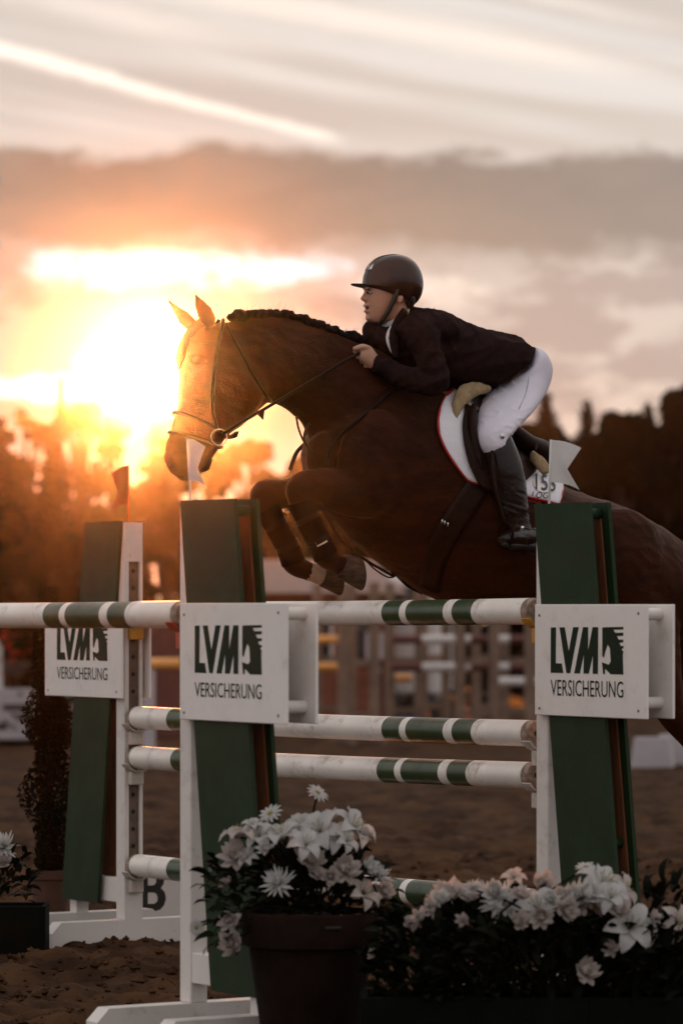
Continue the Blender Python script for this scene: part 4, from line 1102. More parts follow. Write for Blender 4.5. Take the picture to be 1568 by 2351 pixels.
# printed number plate and sponsor print, on the near side
def print_on(parent, name, body, box, m, b, off, shear=0.0, rise=0.0):
    me = text_mesh(name, body, 1.0, 0.0)
    bm = bmesh.new(); bm.from_mesh(me); bmesh.ops.subdivide_edges(bm, edges=[e for e in bm.edges if e.calc_length() > .2], cuts=2, use_grid_fill=False); bmesh.ops.triangulate(bm, faces=bm.faces); bm.to_mesh(me); bm.free()
    co = np.array([v.co[:] for v in me.vertices]); mn, mxv = co.min(0), co.max(0); x0, x1, y0, y1 = box
    for v in me.vertices:
        u = (v.co.x - mn[0]) / (mxv[0] - mn[0]); q = (v.co.y - mn[1]) / (mxv[1] - mn[1])
        x = x0 + (x1 - x0) * u + shear * (q - .5); y = y1 + (y0 - y1) * q + rise * u
        v.co = ray(x, y, off, b) or H(x, y, -.28)
    return link(name, me, parent, MATS[m])
cc = [(1247 + 27 * math.cos(a), 1108 + 25 * math.sin(a)) for a in [2 * math.pi * k / 24 for k in range(24)]]
vs = [ray(x, y, .0095, padb) for x, y in cc]
if all(vs):
    pl = link('number_plate', mesh('number_plate', vs, [tuple(range(24))]), padm[0], MATS['board_white'])
print_on(padm[0], 'number', '153', (1225, 1270, 1091, 1126), 'print_black', padb, .0125, 0, 6)
print_on(padm[0], 'lettering', 'LOG', (1218, 1254, 1130, 1144), 'print_black', padb, .011, 3, 3)
print_on(padm[0], 'lettering', 'SERVICES', (1208, 1242, 1142, 1150), 'print_red', padb, .011, 0, 8)
# half pad of sheepskin
hp = new_thing('half_pad', 'tan sheepskin half pad showing at the front and back of the saddle', 'half pad')
for seg_ in ([(1116, 893, -.10, .016, .03), (1092, 893, -.12, .028, .03), (1068, 903, -.15, .036, .026), (1052, 926, -.18, .027, .02), (1046, 950, -.20, .014, .014), (1046, 966, -.21, .006, .008)],
             [(1222, 1048, -.20, .014, .03), (1236, 1060, -.235, .026, .024), (1246, 1072, -.26, .026, .02), (1252, 1086, -.275, .014, .014)]):
    v, f = limb(seg_, 22)
    v = [x + Vector((mnoise.noise(x * 45), mnoise.noise(x * 45 + Vector((9, 0, 0))), mnoise.noise(x * 45 + Vector((0, 9, 0))))) * .0035 for x in v]
    for s in (0, 1):
        vv = v if s == 0 else [mirror(x) for x in v]
        link('fleece', mesh('fleece', vv, f, True), hp, MATS['sheepskin'])
# saddle
sad = new_thing('saddle', 'dark brown leather jumping saddle under the rider', 'saddle')
seat = rings_loft(pair_rings(dense([((1092, 890), (1090, 965), .05), ((1108, 905), (1105, 985), .10), ((1132, 935), (1130, 1015), .13), ((1165, 968), (1160, 1045), .15), ((1200, 996), (1192, 1068), .17), ((1228, 1006), (1222, 1085), .17), ((1250, 1018), (1244, 1085), .14), ((1258, 1034), (1254, 1072), .09)]), 24))
link('seat', fuse('seat', [seat], .009, 3), sad, MATS['leather'])
Fl = sm2([(1068, 925), (1054, 975), (1060, 1030), (1078, 1085), (1100, 1125)], 16); Fr = sm2([(1226, 1012), (1228, 1050), (1222, 1090), (1195, 1112), (1160, 1140)], 16)
rows = [[(lx + (rx - lx) * t, ly + (ry - ly) * t) for t in np.linspace(0, 1, 24)] for (lx, ly), (rx, ry) in zip(Fl, Fr)]
fl_, flb, flp = grid_patch('flap', sad, rows, 'leather', 0.008, off=0.032)
strap('flap_edge', sad, [Vector(p) for p in flp[::2, 0]], 0.005)
strap('knee_roll', sad, [H(1088, 930, -.20), H(1084, 975, -.255), H(1092, 1030, -.285), H(1106, 1078, -.305)], [.012] * 2 + [.018] * 12 + [.010] * 2)
strap('cantle_edge', sad, [H(1250, 1016, -.02), H(1240, 1010, -.09), H(1232, 1016, -.15), H(1228, 1035, -.19)], 0.006)
# stirrups
for s in (0,):
    f_ = lambda p: p
    st = new_thing('stirrup', 'dark stirrup iron and leather under the rider boot', 'stirrup')
    pts = [f_(H(*q)) for q in ((1132, 985, -.27), (1130, 1060, -.37), (1136, 1120, -.388), (1152, 1180, -.38), (1158, 1199, -.372))]
    v, f = tube(smooth_path(pts, 4), .008, 8); link('leather', mesh('leather', v, f, True), st, MATS['leather'])
    arc = [f_(H(1160, 1200, -.372) + HR * (.062 * math.sin(a)) + Vector((0, 0, -.095 * (1 - math.cos(a)) / 2 * 1.0))) for a in np.linspace(-2.6, 2.6, 17)]
    v, f = tube(arc, .006, 8); link('iron', mesh('iron', v, f, True), st, MATS['boot_grey'])
    a, b = arc[0], arc[-1]; v, f = tube([a, (a + b) / 2 + Vector((0, 0, -.004)), b], [.012, .016, .012], 8); link('tread', mesh('tread', v, f, True), st, MATS['boot_grey'])
# girth
gi = new_thing('girth', 'dark leather girth with buckles round the horse belly', 'girth')
ga = sm2([(1078, 1095), (1040, 1150), (1000, 1215), (972, 1280), (962, 1340)], 24); gb = sm2([(1128, 1118), (1088, 1178), (1048, 1240), (1020, 1300), (1008, 1360)], 24)
rows = [[(lx + (rx - lx) * t, ly + (ry - ly) * t) for t in np.linspace(0, 1, 6)] for (lx, ly), (rx, ry) in zip(ga, gb)]
gm, gbv, gp = grid_patch('band', gi, rows, 'leather', 0.008, off=0.007)
for (x, y) in ((1014, 1196), (1020, 1199), (1027, 1203)):
    h = ray(x, y, .006, gbv)
    if h: v, f = tube([h + Vector((0, 0, .008)), h - Vector((0, 0, .008))], .004, 8); link('buckle', mesh('buckle', v, f, True), gi, MATS['silver'])
# bridle
br = new_thing('bridle', 'dark leather bridle with reins and loose ring bit', 'bridle')
def rng_band(T, B, hw, r, name, grow=1.05):
    c = pair_rings([(T, B, hw)], 24)[0]; m_ = sum(c, Vector()) / 24; c = [m_ + (p - m_) * grow for p in c]; c.append(c[0].copy())
    v, f = tube(c, r, 8, caps=False); link(name, mesh(name, v, f, True), br, MATS['leather'])
rng_band((403, 948), (521, 1003), .068, .0085, 'noseband', 1.04); rng_band((392, 992), (506, 1027), .061, .007, 'flash_strap', 1.04)
strap('headpiece', br, [H(513, 733, -.02)] + [ray(x, y, .003) for x, y in ((510, 752), (500, 800), (492, 860), (488, 930), (498, 990))], .0075)
strap('browband', br, [ray(x, y, .003) for x, y in ((440, 782), (465, 786), (500, 790))], .0075)
strap('throat_lash', br, [ray(x, y, .003) for x, y in ((520, 748), (548, 800), (580, 860), (608, 905))] + [H(622, 922, -.02)], .006)
ringp = [H(503 + 18 * math.cos(a), 1004 + 18.5 * math.sin(a), -.072) for a in [2 * math.pi * k / 28 for k in range(29)]]
strap('bit_ring', br, ringp[::2] + [ringp[0]], .0030, 'silver')
for s in (0, 1):
    f_ = (lambda p: p) if s == 0 else mirror
    q = [f_(H(*p)) for p in ((512, 996, -.074), (556, 969, -.098), (604, 941, -.112), (665, 905, -.130), (730, 866, -.146), (791, 829, -.150), (826, 811, -.122))]
    v, f = tube(smooth_path(q, 5), .0065, 8); link('rein', mesh('rein', v, f, True), br, MATS['leather'])
tri = [H(590, 950, -.105), H(607, 941, -.112), H(604, 964, -.108)]
mb = MB().add([p + HR * .004 for p in tri] + [p - HR * .004 for p in tri], [(0, 1, 2), (5, 4, 3), (0, 3, 4, 1), (1, 4, 5, 2), (2, 5, 3, 0)]); mb.build('rein_stop', MATS['leather'], br)
tri = [H(531, 1000, -.05), H(545, 990, -.05), H(541, 1004, -.05), H(530, 1008, -.05)]
mb = MB().add([p + HR * .02 for p in tri] + [p - HR * .02 for p in tri], [(0, 1, 2, 3), (7, 6, 5, 4), (0, 4, 5, 1), (1, 5, 6, 2), (2, 6, 7, 3), (3, 7, 4, 0)]); mb.build('buckle_end', MATS['leather'], br)
v, f = blob(486, 1054, -.03, .008, .006, .008, 10); link('curb_stud', mesh('curb_stud', v, f, True), br, MATS['silver'])
# breastplate and martingale
bpn = new_thing('breastplate', 'leather breastplate with hanging martingale straps on the horse chest', 'breastplate')
strap('shoulder_strap', bpn, [ray(x, y, .004) for x, y in ((748, 1075), (757, 1034), (778, 1008), (805, 980), (835, 953), (860, 932), (882, 911))], .0085)
strap('shoulder_strap', bpn, [ray(x, y, .004) for x, y in ((882, 911), (905, 893), (940, 890))], .0085)
strap('martingale_loop', bpn, [H(680, 956, -.10), H(686, 985, -.09), H(698, 1014, -.09), H(716, 1037, -.10), H(742, 1056, -.12)], .0045, both=False)
strap('martingale_loop', bpn, [H(710, 972, -.08), H(700, 992, -.10), H(700, 1012, -.10), H(716, 1040, -.12), H(738, 1068, -.13)], .0045, both=False)
strap('chest_strap', bpn, [H(742, 1078, -.03), H(724, 1105, -.02)], .012, both=False)
strap('belly_strap', bpn, [H(735, 1158, -.235), H(757, 1200, -.22), H(779, 1236, -.18), H(806, 1262, -.10), H(838, 1285, -.04), H(875, 1307, 0), H(905, 1324, 0)], .0058, both=False)
strap('belly_strap', bpn, [H(838, 1285, -.04), H(862, 1308, -.01), H(890, 1325, 0), H(907, 1322, .02), H(896, 1312, .02)], .0035, both=False)
# tendon boots on the forelegs
for src, lab in ((FORE_N, 'dark tendon boot on the near foreleg with a pale label'), (FORE_F, 'dark tendon boot on the far foreleg')):
    tb = new_thing('tendon_boot', lab, 'horse boot', 'tendon boots')
    q = [(p[0], p[1], p[2], p[3] + .007, p[4] + .007) for p in src[4:8]]
    q[-1] = (*q[-1][:3], q[-1][3] - .002, q[-1][4] - .002)
    v, f = limb(q, 20); o = link('shell', mesh('shell', v, f, True), tb, MATS['boot_grey']); o.data.set_sharp_from_angle(angle=R(60))
    if src is FORE_N:
        tbv = BVHTree.FromPolygons(v, f)
        patch_on(tbv, ((724, 1246), (748, 1234), (752, 1244), (729, 1256)), 'label_patch', MATS['board_white'], o, .001, 6, 4)
    for k in (1, 2):
        a = q[k]; v, f = limb([(a[0] - 3, a[1] - 8, a[2], a[3] + .002, a[4] + .002), (a[0] + 3, a[1] + 4, a[2], a[3] + .002, a[4] + .002)], 20); link('fastening_strap', mesh('fastening_strap', v, f, True), tb, MATS['leather'])
# ------------------------------------------------------------------ farther things on the ground, out of focus
mat('old_wood', (0.20, 0.13, 0.09), 0.8, 0.3, 4, bump=0.3)
mat('maroon', (0.10, 0.022, 0.015), 0.6, 0.2)
mat('lilac_board', (0.42, 0.38, 0.40), 0.7, 0.15, 2)
mat('dark_print', (0.05, 0.035, 0.035), 0.8, 0.3, 3)
mat('roof_pale', (0.50, 0.40, 0.37), 0.7, 0.1, 2)
mat('brick_red', (0.22, 0.07, 0.04), 0.9, 0.3, 5)
mat('glass_dark', (0.02, 0.02, 0.025), 0.1, 0.1)
mat('orange_plastic', (0.60, 0.12, 0.02), 0.5, 0.1); mat('blue_plastic', (0.10, 0.14, 0.42), 0.5, 0.1)
mat('tyre', (0.02, 0.02, 0.02), 0.8, 0.2); mat('trailer_white', (0.62, 0.58, 0.56), 0.4, 0.08)
mat('red_flower', (0.45, 0.010, 0.006), 0.7, 0.3, 9, trans=0.2); mat('sunlit_orange', (0.75, 0.33, 0.08), 0.4, 0.1)  # the pole orange holds low sunlight on the far rails as colour
def G(px, Y): return Vector(((px - CX) / FPX * Y, Y, 0.0))
# slatted schooling standards
BGS = [(729, 44, .42, 'first'), (787, 41, .36, 'second'), (895, 43, .40, 'third'), (962, 45, .34, 'fourth'), (1056, 42, .40, 'fifth'), (1092, 45, .30, 'sixth'), (1157, 43, .42, 'seventh'), (1216, 41, .36, 'eighth')]
for px, Y, wd, o_ in BGS:
    root = empty('schooling_standard', G(px, Y), R(20)); tag(root, f'blurred wooden jump standard in the distance, {o_} from the left', 'jump standard', 'distant wooden standards')
    for x in (0, wd):
        MB().box(x - .045, x + .045, -.05, .05, 0, 1.72, bev=.006).build('post', MATS['old_wood'], root)
    for z in (.28, .85, 1.42):
        MB().box(.046, wd - .046, -.025, .025, z - .035, z + .035, bev=.004).build('rung', MATS['old_wood'], root)
    for x in (0, wd):
        MB().box(x - .045, x + .045, -.35, .35, -.02, .07).build('foot', MATS['old_wood'], root)
def far_pole(px0, px1, z, Y, segs, label, m0='maroon', m1='trailer_white', r=.05):
    a, b = G(px0, Y), G(px1, Y); a.z = b.z = z; c = (a + b) / 2; mb = MB(); N = 14
    cuts = sorted({0, 1} | {t for s in segs for t in s})
    for t0, t1 in zip(cuts, cuts[1:]):
        mid = (t0 + t1) / 2; mi = 1 if any(s <= mid <= e for s, e in segs) else 0
        v, f = tube([a.lerp(b, t0) - c, a.lerp(b, t1) - c], r, N, caps=True); mb.add(v, f, mi)
    o = mb.build('schooling_pole', [MATS[m0], MATS[m1]], None, smooth=True, autos=50); o.location = c
    tag(o, label, 'jump pole', 'distant poles')
far_pole(900, 1230, 1.09, 42.6, [((968 - 900) / 330, (1080 - 900) / 330), ((1143 - 900) / 330, (1169 - 900) / 330)], 'distant maroon pole with white bands, upper of the pair')
far_pole(900, 1230, .78, 42.6, [((968 - 900) / 330, (1080 - 900) / 330), ((1143 - 900) / 330, (1169 - 900) / 330)], 'distant maroon pole with white bands, lower of the pair')
far_pole(1145, 1330, .64, 41.5, [(0, 1)], 'short distant white pole just left of the right sponsor board')
far_pole(722, 800, 1.08, 43.5, [(0, 1)], 'short distant pale pole beside the middle sponsor board, upper', m1='sunlit_orange')
far_pole(722, 800, .77, 43.5, [(0, 1)], 'short distant pale pole beside the middle sponsor board, lower', m1='sunlit_orange')
far_pole(890, 945, .64, 43.5, [(0, 1)], 'short distant pole coloured sunlit orange between two wooden standards', m1='sunlit_orange', r=.045)
far_pole(343, 415, .92, 36, [(0, 1)], 'pole coloured sunlit orange, glimpsed between the two left standards', m1='sunlit_orange', r=.055)
root = empty('filler_panel', G(860, 42)); tag(root, 'pale square filler panel among the distant standards', 'panel')
MB().box(-.10, .10, -.02, .02, .88, 1.17, bev=.005).build('board', MATS['lilac_board'], root); MB().box(-.03, .03, -.015, .015, 0, .88).build('stake', MATS['old_wood'], root)
root = empty('filler_panel', G(342, 36)); tag(root, 'pale lilac upright board between the two left standards', 'panel')
MB().box(-.06, .06, -.02, .02, .10, .95, bev=.005).build('board', MATS['lilac_board'], root); MB().box(-.12, .12, -.12, .12, 0, .10).build('foot', MATS['old_wood'], root)
root = empty('brown_hoarding', G(385, 38)); tag(root, 'dark red brown hoarding behind the left standards', 'hoarding')
MB().box(-.42, .42, -.03, .03, .15, 1.28, bev=.01).build('board', MATS['maroon'], root)
for x in (-.3, .3): MB().box(x - .04, x + .04, .031, .09, 0, 1.2).build('stake', MATS['old_wood'], root)
# traffic cones and a folded blue sheet on the ground behind
for px, Y, o_ in ((1070, 43.5, 'taller one, right'), (977, 44.5, 'smaller one, left')):
    root = empty('traffic_cone', G(px, Y)); tag(root, f'small orange cone in the blurred distance, {o_}', 'cone', 'orange cones')
    MB().tube([(0, 0, .03), (0, 0, .32)], [.085, .018], 14).build('cone', MATS['orange_plastic'], root, smooth=True); MB().box(-.12, .12, -.12, .12, 0, .03, bev=.005).build('base', MATS['orange_plastic'], root)
root = empty('blue_crate', G(939, 45), R(15)); tag(root, 'small blue crate on the sand in the distance', 'crate')
for x0, x1, y0, y1 in ((-.13, .13, -.09, -.08), (-.13, .13, .08, .09), (-.13, -.12, -.08, .08), (.12, .13, -.08, .08)): MB().box(x0, x1, y0, y1, .02, .15).build('side', MATS['blue_plastic'], root)
MB().box(-.12, .12, -.08, .08, .0, .02).build('bottom', MATS['blue_plastic'], root)
# white low blocks right, past the right standard
for px, Y, o_ in ((1497, 34.6, 'left'), (1553, 35.4, 'right')):
    root = empty('white_block', G(px, Y), R(-12)); tag(root, f'low white jump block behind the right standard, {o_} one', 'block', 'white blocks')
    MB().prism([(-.19, 0), (.19, 0), (.155, .27), (-.155, .27)], -.12, .12).build('body', MATS['lilac_board'], root)
# clubhouse and horse trailer beyond the arena
root = empty('clubhouse', G(742, 46), R(4)); tag(root, 'low brick clubhouse with pale roof behind the horse forelegs', 'building')
MB().box(-1.0, 0.85, 0, 2.6, 0, 1.62).build('wall', MATS['brick_red'], root)
MB().prism([(-1.15, 1.62), (1.0, 1.62), (.85, 1.72), (.6, 2.02), (-.75, 2.02), (-1.0, 1.72)], -.25, 2.8).build('roof', MATS['roof_pale'], root)
for x in (-.75, -.2, .3):
    w_ = MB().box(x, x + .32, -.03, -.002, .75, 1.32).build('window', MATS['trailer_white'], root); MB().box(x + .04, x + .28, -.04, -.031, .79, 1.28).build('pane', MATS['glass_dark'], w_)
d_ = MB().box(.66, .82, -.03, -.002, 0, 1.4).build('door', MATS['maroon'], root); MB().box(.68, .70, -.05, -.031, .65, .70).build('handle', MATS['silver'], d_)
root = empty('horse_trailer', G(925, 46.5), R(-6)); tag(root, 'white horse trailer with dark window behind the horse belly', 'trailer')
mb = MB().box(-.55, .50, 0, 1.5, .32, 1.86, bev=.09); mb.build('body', MATS['trailer_white'], root)
MB().box(-.18, .32, -.02, -.001, 1.52, 1.70, bev=.005).build('window', MATS['glass_dark'], root); MB().box(-.56, .51, -.025, -.001, .72, .78).build('stripe', MATS['maroon'], root)
for x in (-.2, .22):
    v, f = tube([(x, -.06, .22), (x, .1, .22)], .22, 18); link('wheel', mesh('wheel', v, f, True), root, MATS['tyre'])
MB().tube([(.5, .6, .4), (1.0, .6, .36)], .04, 8).build('drawbar', MATS['tyre'], root)
# flower stand with red flowers, left edge
fs_ = empty('flower_stand', G(48, 40)); tag(fs_, 'dark bowl planter on lilac boards at the far left edge', 'planter')
for x in (-.52, -.0, .5): MB().box(x - .24, x + .24, -.03, .03, .06, .60, bev=.01).build('board', MATS['lilac_board'], fs_)
for x, z in ((-.5, .36), (-.02, .4), (.45, .34), (-.3, .2), (.25, .2)): MB().box(x - .16, x + .16, -.036, -.031, z - .035, z + .035).build('printed_band', MATS['dark_print'], fs_)
rg_ = [[Vector((rr * math.cos(a), .25 + rr * .6 * math.sin(a), z)) for a in [2 * math.pi * k / 20 for k in range(20)]] for rr, z in ((.16, .58), (.26, .66), (.34, .80), (.36, .88), (.33, .88))]
v, f = rings_loft(rg_); link('bowl', mesh('bowl', v, f, True), fs_, MATS['dark_print'])
for x in (-.27, .27):
    o = MB().prism([(x - .09, .06), (x + .09, .06), (x + .07, 1.02), (x, 1.16), (x - .07, 1.02)], .06, .14).build('white_pillar', MATS['trailer_white'], fs_)
rfl = empty('red_flowers', G(48, 40) + Vector((0, .25, .86))); tag(rfl, 'bunch of red flowers in the dark bowl at left', 'flowers')
g = np.random.default_rng(4); q = g.normal(size=(260, 3)) * np.array([.13, .1, .10]) + np.array([0, 0, .14])
v, f = leaf_cloud(q, .045, 3); link('petals', mesh('petals', v, f), rfl, MATS['red_flower'])['kind'] = 'stuff'
q = g.normal(size=(120, 3)) * np.array([.14, .1, .05]) + np.array([0, 0, .04]); v, f = leaf_cloud(q, .05, 5); link('leaves', mesh('leaves', v, f), rfl, MATS['leaf_green'])['kind'] = 'stuff'

# ------------------------------------------------------------------ things close behind the oxer
# letter marker
root = empty('letter_marker', G(371, 17.4) + Vector((0, 0, 0)), R(6)); tag(root, 'white sloping marker board with a black letter B', 'marker')
poly = [(-.105, 0), (.115, 0), (.055, .30), (-.085, .30)]
pn = MB().prism(poly, -.02, .02).build('board', MATS['board_white'], root)
MB().prism([(.115, 0), (.155, 0), (.075, .30), (.055, .30)], .021, .12).build('back_board', MATS['white_paint'], root)
me = text_mesh('letter', 'B', 1.0, 0.0); co = np.array([v.co[:] for v in me.vertices]); mn, mxv = co.min(0), co.max(0)
cuB = me
for v in cuB.vertices:
    u = (v.co.x - mn[0]) / (mxv[0] - mn[0]); q_ = (v.co.y - mn[1]) / (mxv[1] - mn[1]); v.co = Vector((-.092 + .105 * u, -.0215, .075 + .195 * q_))
# heavier strokes: a solid B drawn as outline with two eyes
bpoly = [(0, 0), (.55, 0), (.78, .04), (.93, .14), (1, .29), (.95, .43), (.80, .52), (.90, .60), (.95, .73), (.90, .87), (.76, .96), (.55, 1), (0, 1)]
bm_me = mesh('letter', [], []); bpy.data.meshes.remove(bm_me); bpy.data.meshes.remove(cuB)
def letter_B(x0, z0, w_, h_, y):
    eyes = [[(.30, .17), (.55, .17), (.66, .22), (.68, .30), (.64, .38), (.55, .42), (.30, .42)], [(.30, .58), (.52, .58), (.61, .63), (.63, .71), (.60, .79), (.52, .83), (.30, .83)]]
    loops = [[Vector((p[0], p[1], 0)) for p in l] for l in ([bpoly] + [list(reversed(e)) for e in eyes])]
    tri = tessellate_polygon(loops); pts = [p for l in loops for p in l]
    return MB().add([(x0 + p.x * w_, y, z0 + p.y * h_) for p in pts], tri)
letter_B(-.098, .075, .118, .205, -.0212).build('letter', MATS['black_paint'], pn)

# potted thuja behind the left standard
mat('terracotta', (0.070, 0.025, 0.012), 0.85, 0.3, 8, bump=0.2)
mat('thuja', (0.009, 0.010, 0.004), 0.9, 0.4, 5, col2=(0.014, 0.008, 0.003), trans=0.15, spec=0.05)
def pot_mesh(r0, r1, h, rim):
    prof = [(.02, .0), (r0, 0), (r0 + (r1 - r0) * .85, h - rim), (r1 * .985, h - rim), (r1 * 1.06, h - rim + .006), (r1 * 1.07, h - .008), (r1 * 1.05, h), (r1 * .96, h), (r1 * .92, h - .03), (.01, h - .035)]
    return rings_loft([[Vector((r * math.cos(a), r * math.sin(a), z)) for a in [2 * math.pi * k / 40 for k in range(40)]] for r, z in prof])
tl = G(116, 17.3); root = empty('plant_pot', tl); tag(root, 'small terracotta pot behind the far left standard', 'plant pot')
v, f = pot_mesh(.070, .090, .27, .045); o = link('pot', mesh('pot', v, f, True), root, MATS['terracotta']); o.data.set_sharp_from_angle(angle=R(35))
root = empty('thuja', tl + Vector((0, 0, .27))); tag(root, 'slim dark thuja shrub behind the far left standard', 'shrub')
MB().tube([(0, 0, -.02), (0, 0, 1.2)], [.014, .004], 8).build('trunk', MATS['bark'], root, smooth=True)
g = np.random.default_rng(12); n = 15000; z = g.random(n) * 1.28; prof_r = .030 + .072 * np.sin(np.pi * np.clip(z / 1.28, 0, 1) ** .7) ** .6 * (1 + .35 * np.sin(z * 19 + 1.3))
aa = g.random(n) * 6.28; rr = prof_r * np.sqrt(g.random(n)) * (1 + .25 * np.sin(aa * 3 + z * 14)); pts = np.stack([rr * np.cos(aa), rr * np.sin(aa), z], 1)
v, f = leaf_cloud(pts, .0095, 8); link('foliage', mesh('foliage', v, f), root, MATS['thuja'])
# ------------------------------------------------------------------ flowers
mat('petal_white', (0.56, 0.55, 0.53), 0.7, 0.15, 20, trans=0.40, spec=0.2)
mat('petal_pink', (0.54, 0.47, 0.43), 0.7, 0.15, 20, trans=0.40, spec=0.2)
mat('flower_heart', (0.20, 0.16, 0.03), 0.8, 0.2); mat('leaf_dark', (0.0070, 0.0090, 0.0040), 0.7, 0.4, 12, spec=0.06, trans=0.12)
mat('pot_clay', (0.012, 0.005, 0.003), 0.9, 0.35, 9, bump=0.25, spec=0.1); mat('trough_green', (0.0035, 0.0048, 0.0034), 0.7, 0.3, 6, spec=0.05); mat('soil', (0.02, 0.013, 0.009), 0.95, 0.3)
fr = random.Random(11)
def petal(L, W, curl, cup, a, tilt, tip=.5, nl=5, nw=3, wob=0.0):
    """one petal leaving the centre at azimuth a; tilt = rise from the horizontal"""
    vs = []
    for i in range(nl + 1):
        t = i / nl; wd = W * (math.sin(math.pi * (t * .86 + .09)) ** (.75)) * (1 if t < .95 else tip)
        x = L * t * math.cos(tilt - curl * t); z = L * t * math.sin(tilt - curl * t * t)
        for j in range(nw):
            s = (j / (nw - 1) - .5) * 2
            vs.append(Vector((x, s * wd * .5, z + cup * abs(s) ** 2 * wd * .5 + wob * math.sin(7 * t + 3 * s + a * 5))))
    fs = [(i * nw + j, i * nw + j + 1, (i + 1) * nw + j + 1, (i + 1) * nw + j) for i in range(nl) for j in range(nw - 1)]
    M = Matrix.Rotation(a, 4, 'Z'); return [M @ v for v in vs], fs
def flower_mesh(kind, seed):
    r = random.Random(seed); mb = MB()
    if kind == 'lily':
        for k in range(6):
            v, f = petal(1.0, .60, .75, .40, k * 1.047 + r.uniform(-.1, .1), r.uniform(.75, 1.05) if k % 2 else r.uniform(.55, .85), .35, 6, 5, .02); mb.add(v, f, 0)
        for k in range(6):
            a = k * 1.047 + .5; mb.tube([(0, 0, .02), (.16 * math.cos(a), .16 * math.sin(a), .40), (.26 * math.cos(a), .26 * math.sin(a), .58)], [.012, .010, .022], 5, 1)
    elif kind == 'chrys':
        for ring, (n, L, t) in enumerate(((17, .92, .12), (15, .80, .45), (13, .64, .8), (9, .45, 1.15), (6, .3, 1.4))):
            for k in range(n):
                v, f = petal(L * r.uniform(.85, 1.1), .15, -.2 + r.uniform(-.3, .4), .5, 6.283 * k / n + ring * .3 + r.uniform(-.1, .1), t + r.uniform(-.15, .15), .6, 4, 3); mb.add(v, f, 0)
    elif kind == 'peony':
        for ring, (n, L, W, t) in enumerate(((9, .92, .46, .15), (8, .82, .42, .5), (8, .7, .38, .8), (7, .55, .32, 1.1), (5, .38, .26, 1.35))):
            for k in range(n):
                v, f = petal(L * r.uniform(.85, 1.12), W, -.5 + r.uniform(-.3, .3), .3, 6.283 * k / n + ring * .4 + r.uniform(-.3, .3), t + r.uniform(-.3, .3), .8, 4, 5, .06); mb.add(v, f, 0)
    else:   # daisy
        for ring, (n, L, t) in enumerate(((13, .95, .1), (11, .85, .3))):
            for k in range(n):
                v, f = petal(L * r.uniform(.9, 1.05), .27, .15, .3, 6.283 * k / n + ring * .2 + r.uniform(-.06, .06), t + r.uniform(-.1, .1), .7, 4, 3); mb.add(v, f, 0)
        rg2 = [[Vector((q * math.cos(a), q * math.sin(a), z)) for a in [6.283 * k / 12 for k in range(12)]] for q, z in ((.22, .02), (.2, .12), (.1, .17), (.02, .18))]
        v, f = rings_loft(rg2); mb.add(v, f, 1)
    me = mesh(kind + '_head', mb.v, mb.f, True); me.polygons.foreach_set('material_index', mb.m); return me
FLW = {}
for kind in ('lily', 'chrys', 'peony', 'daisy'):
    for col in ('petal_white', 'petal_pink'):
        L_ = []
        for s in range(3):
            me = flower_mesh(kind, 50 + s); me.materials.append(MATS[col]); me.materials.append(MATS['flower_heart']); L_.append(me)
        FLW[kind, col] = L_
def leaf_mesh():
    v, f = petal(1.0, .36, .5, .25, 0, .35, .3, 6, 3); me = mesh('leaf', v, f, True); me.materials.append(MATS['leaf_dark']); return me
LEAF = leaf_mesh()
def plant(name, base, label, cat, flowers, Y, spread, nleaf, seed, heart):
    """base: root point; flowers: (px, py, kind, size px, dY, pitch, yaw, colour); heart: point the stems leave from"""
    root = empty(name, base); tag(root, label, cat, None); r = random.Random(seed)
    for px, py, kind, sz, dY, pitch, yaw, col in flowers:
        pitch += r.uniform(-.1, .65); yaw += r.uniform(-.6, .6); sz *= r.uniform(.8, 1.15)
        p = P(px, py, Y + dY) - base; k = FLW[kind, col][r.randrange(3)]
        o = link('flower', k, root)
        s = sz / FPX * Y * .66; p = p - Vector((0, .06, 0)); d = Vector((math.sin(yaw) * math.cos(pitch), -math.cos(yaw) * math.cos(pitch), math.sin(pitch)))
        o.rotation_mode = 'QUATERNION'; o.rotation_quaternion = d.to_track_quat('Z', 'Y'); o.scale = (s * r.uniform(.95, 1.1),) * 3; o.location = p - d * s * .3
        h = heart - base + Vector((r.uniform(-.5, .5) * spread[0], r.uniform(-.5, .5) * spread[1], 0))
        mid = h.lerp(p - d * s * .3, .6) + Vector((0, 0, .04))
        v, f = tube(smooth_path([h, mid, p - d * s * .25], 4), [.004] * 9, 5); link('stem', mesh('stem', v, f, True), root, MATS['leaf_dark'])
    return root
def foliage(root, base, pts, nrm_c, seed, size=(.04, .085)):
    """one joined part: leaves too many and small to pick apart"""
    r = random.Random(seed); lv = [v.co.copy() for v in LEAF.vertices]; lf = [tuple(p.vertices) for p in LEAF.polygons]; mb = MB()
    for p in pts:
        s = r.uniform(*size); d = (Vector(p) - nrm_c).normalized() + Vector((r.gauss(0, .5), r.gauss(0, .5), r.gauss(0, .4))); M = Matrix.Translation(Vector(p) - base) @ d.to_track_quat('X', 'Z').to_matrix().to_4x4() @ Matrix.Rotation(r.uniform(-.8, .8), 4, 'X') @ Matrix.Scale(s, 4)
        mb.add([M @ v for v in lv], lf)
    me = mesh('leaves', mb.v, mb.f, True); o = link('leaves', me, root, MATS['leaf_dark']); o['kind'] = 'stuff'; return o
W_, K_ = 'petal_white', 'petal_pink'
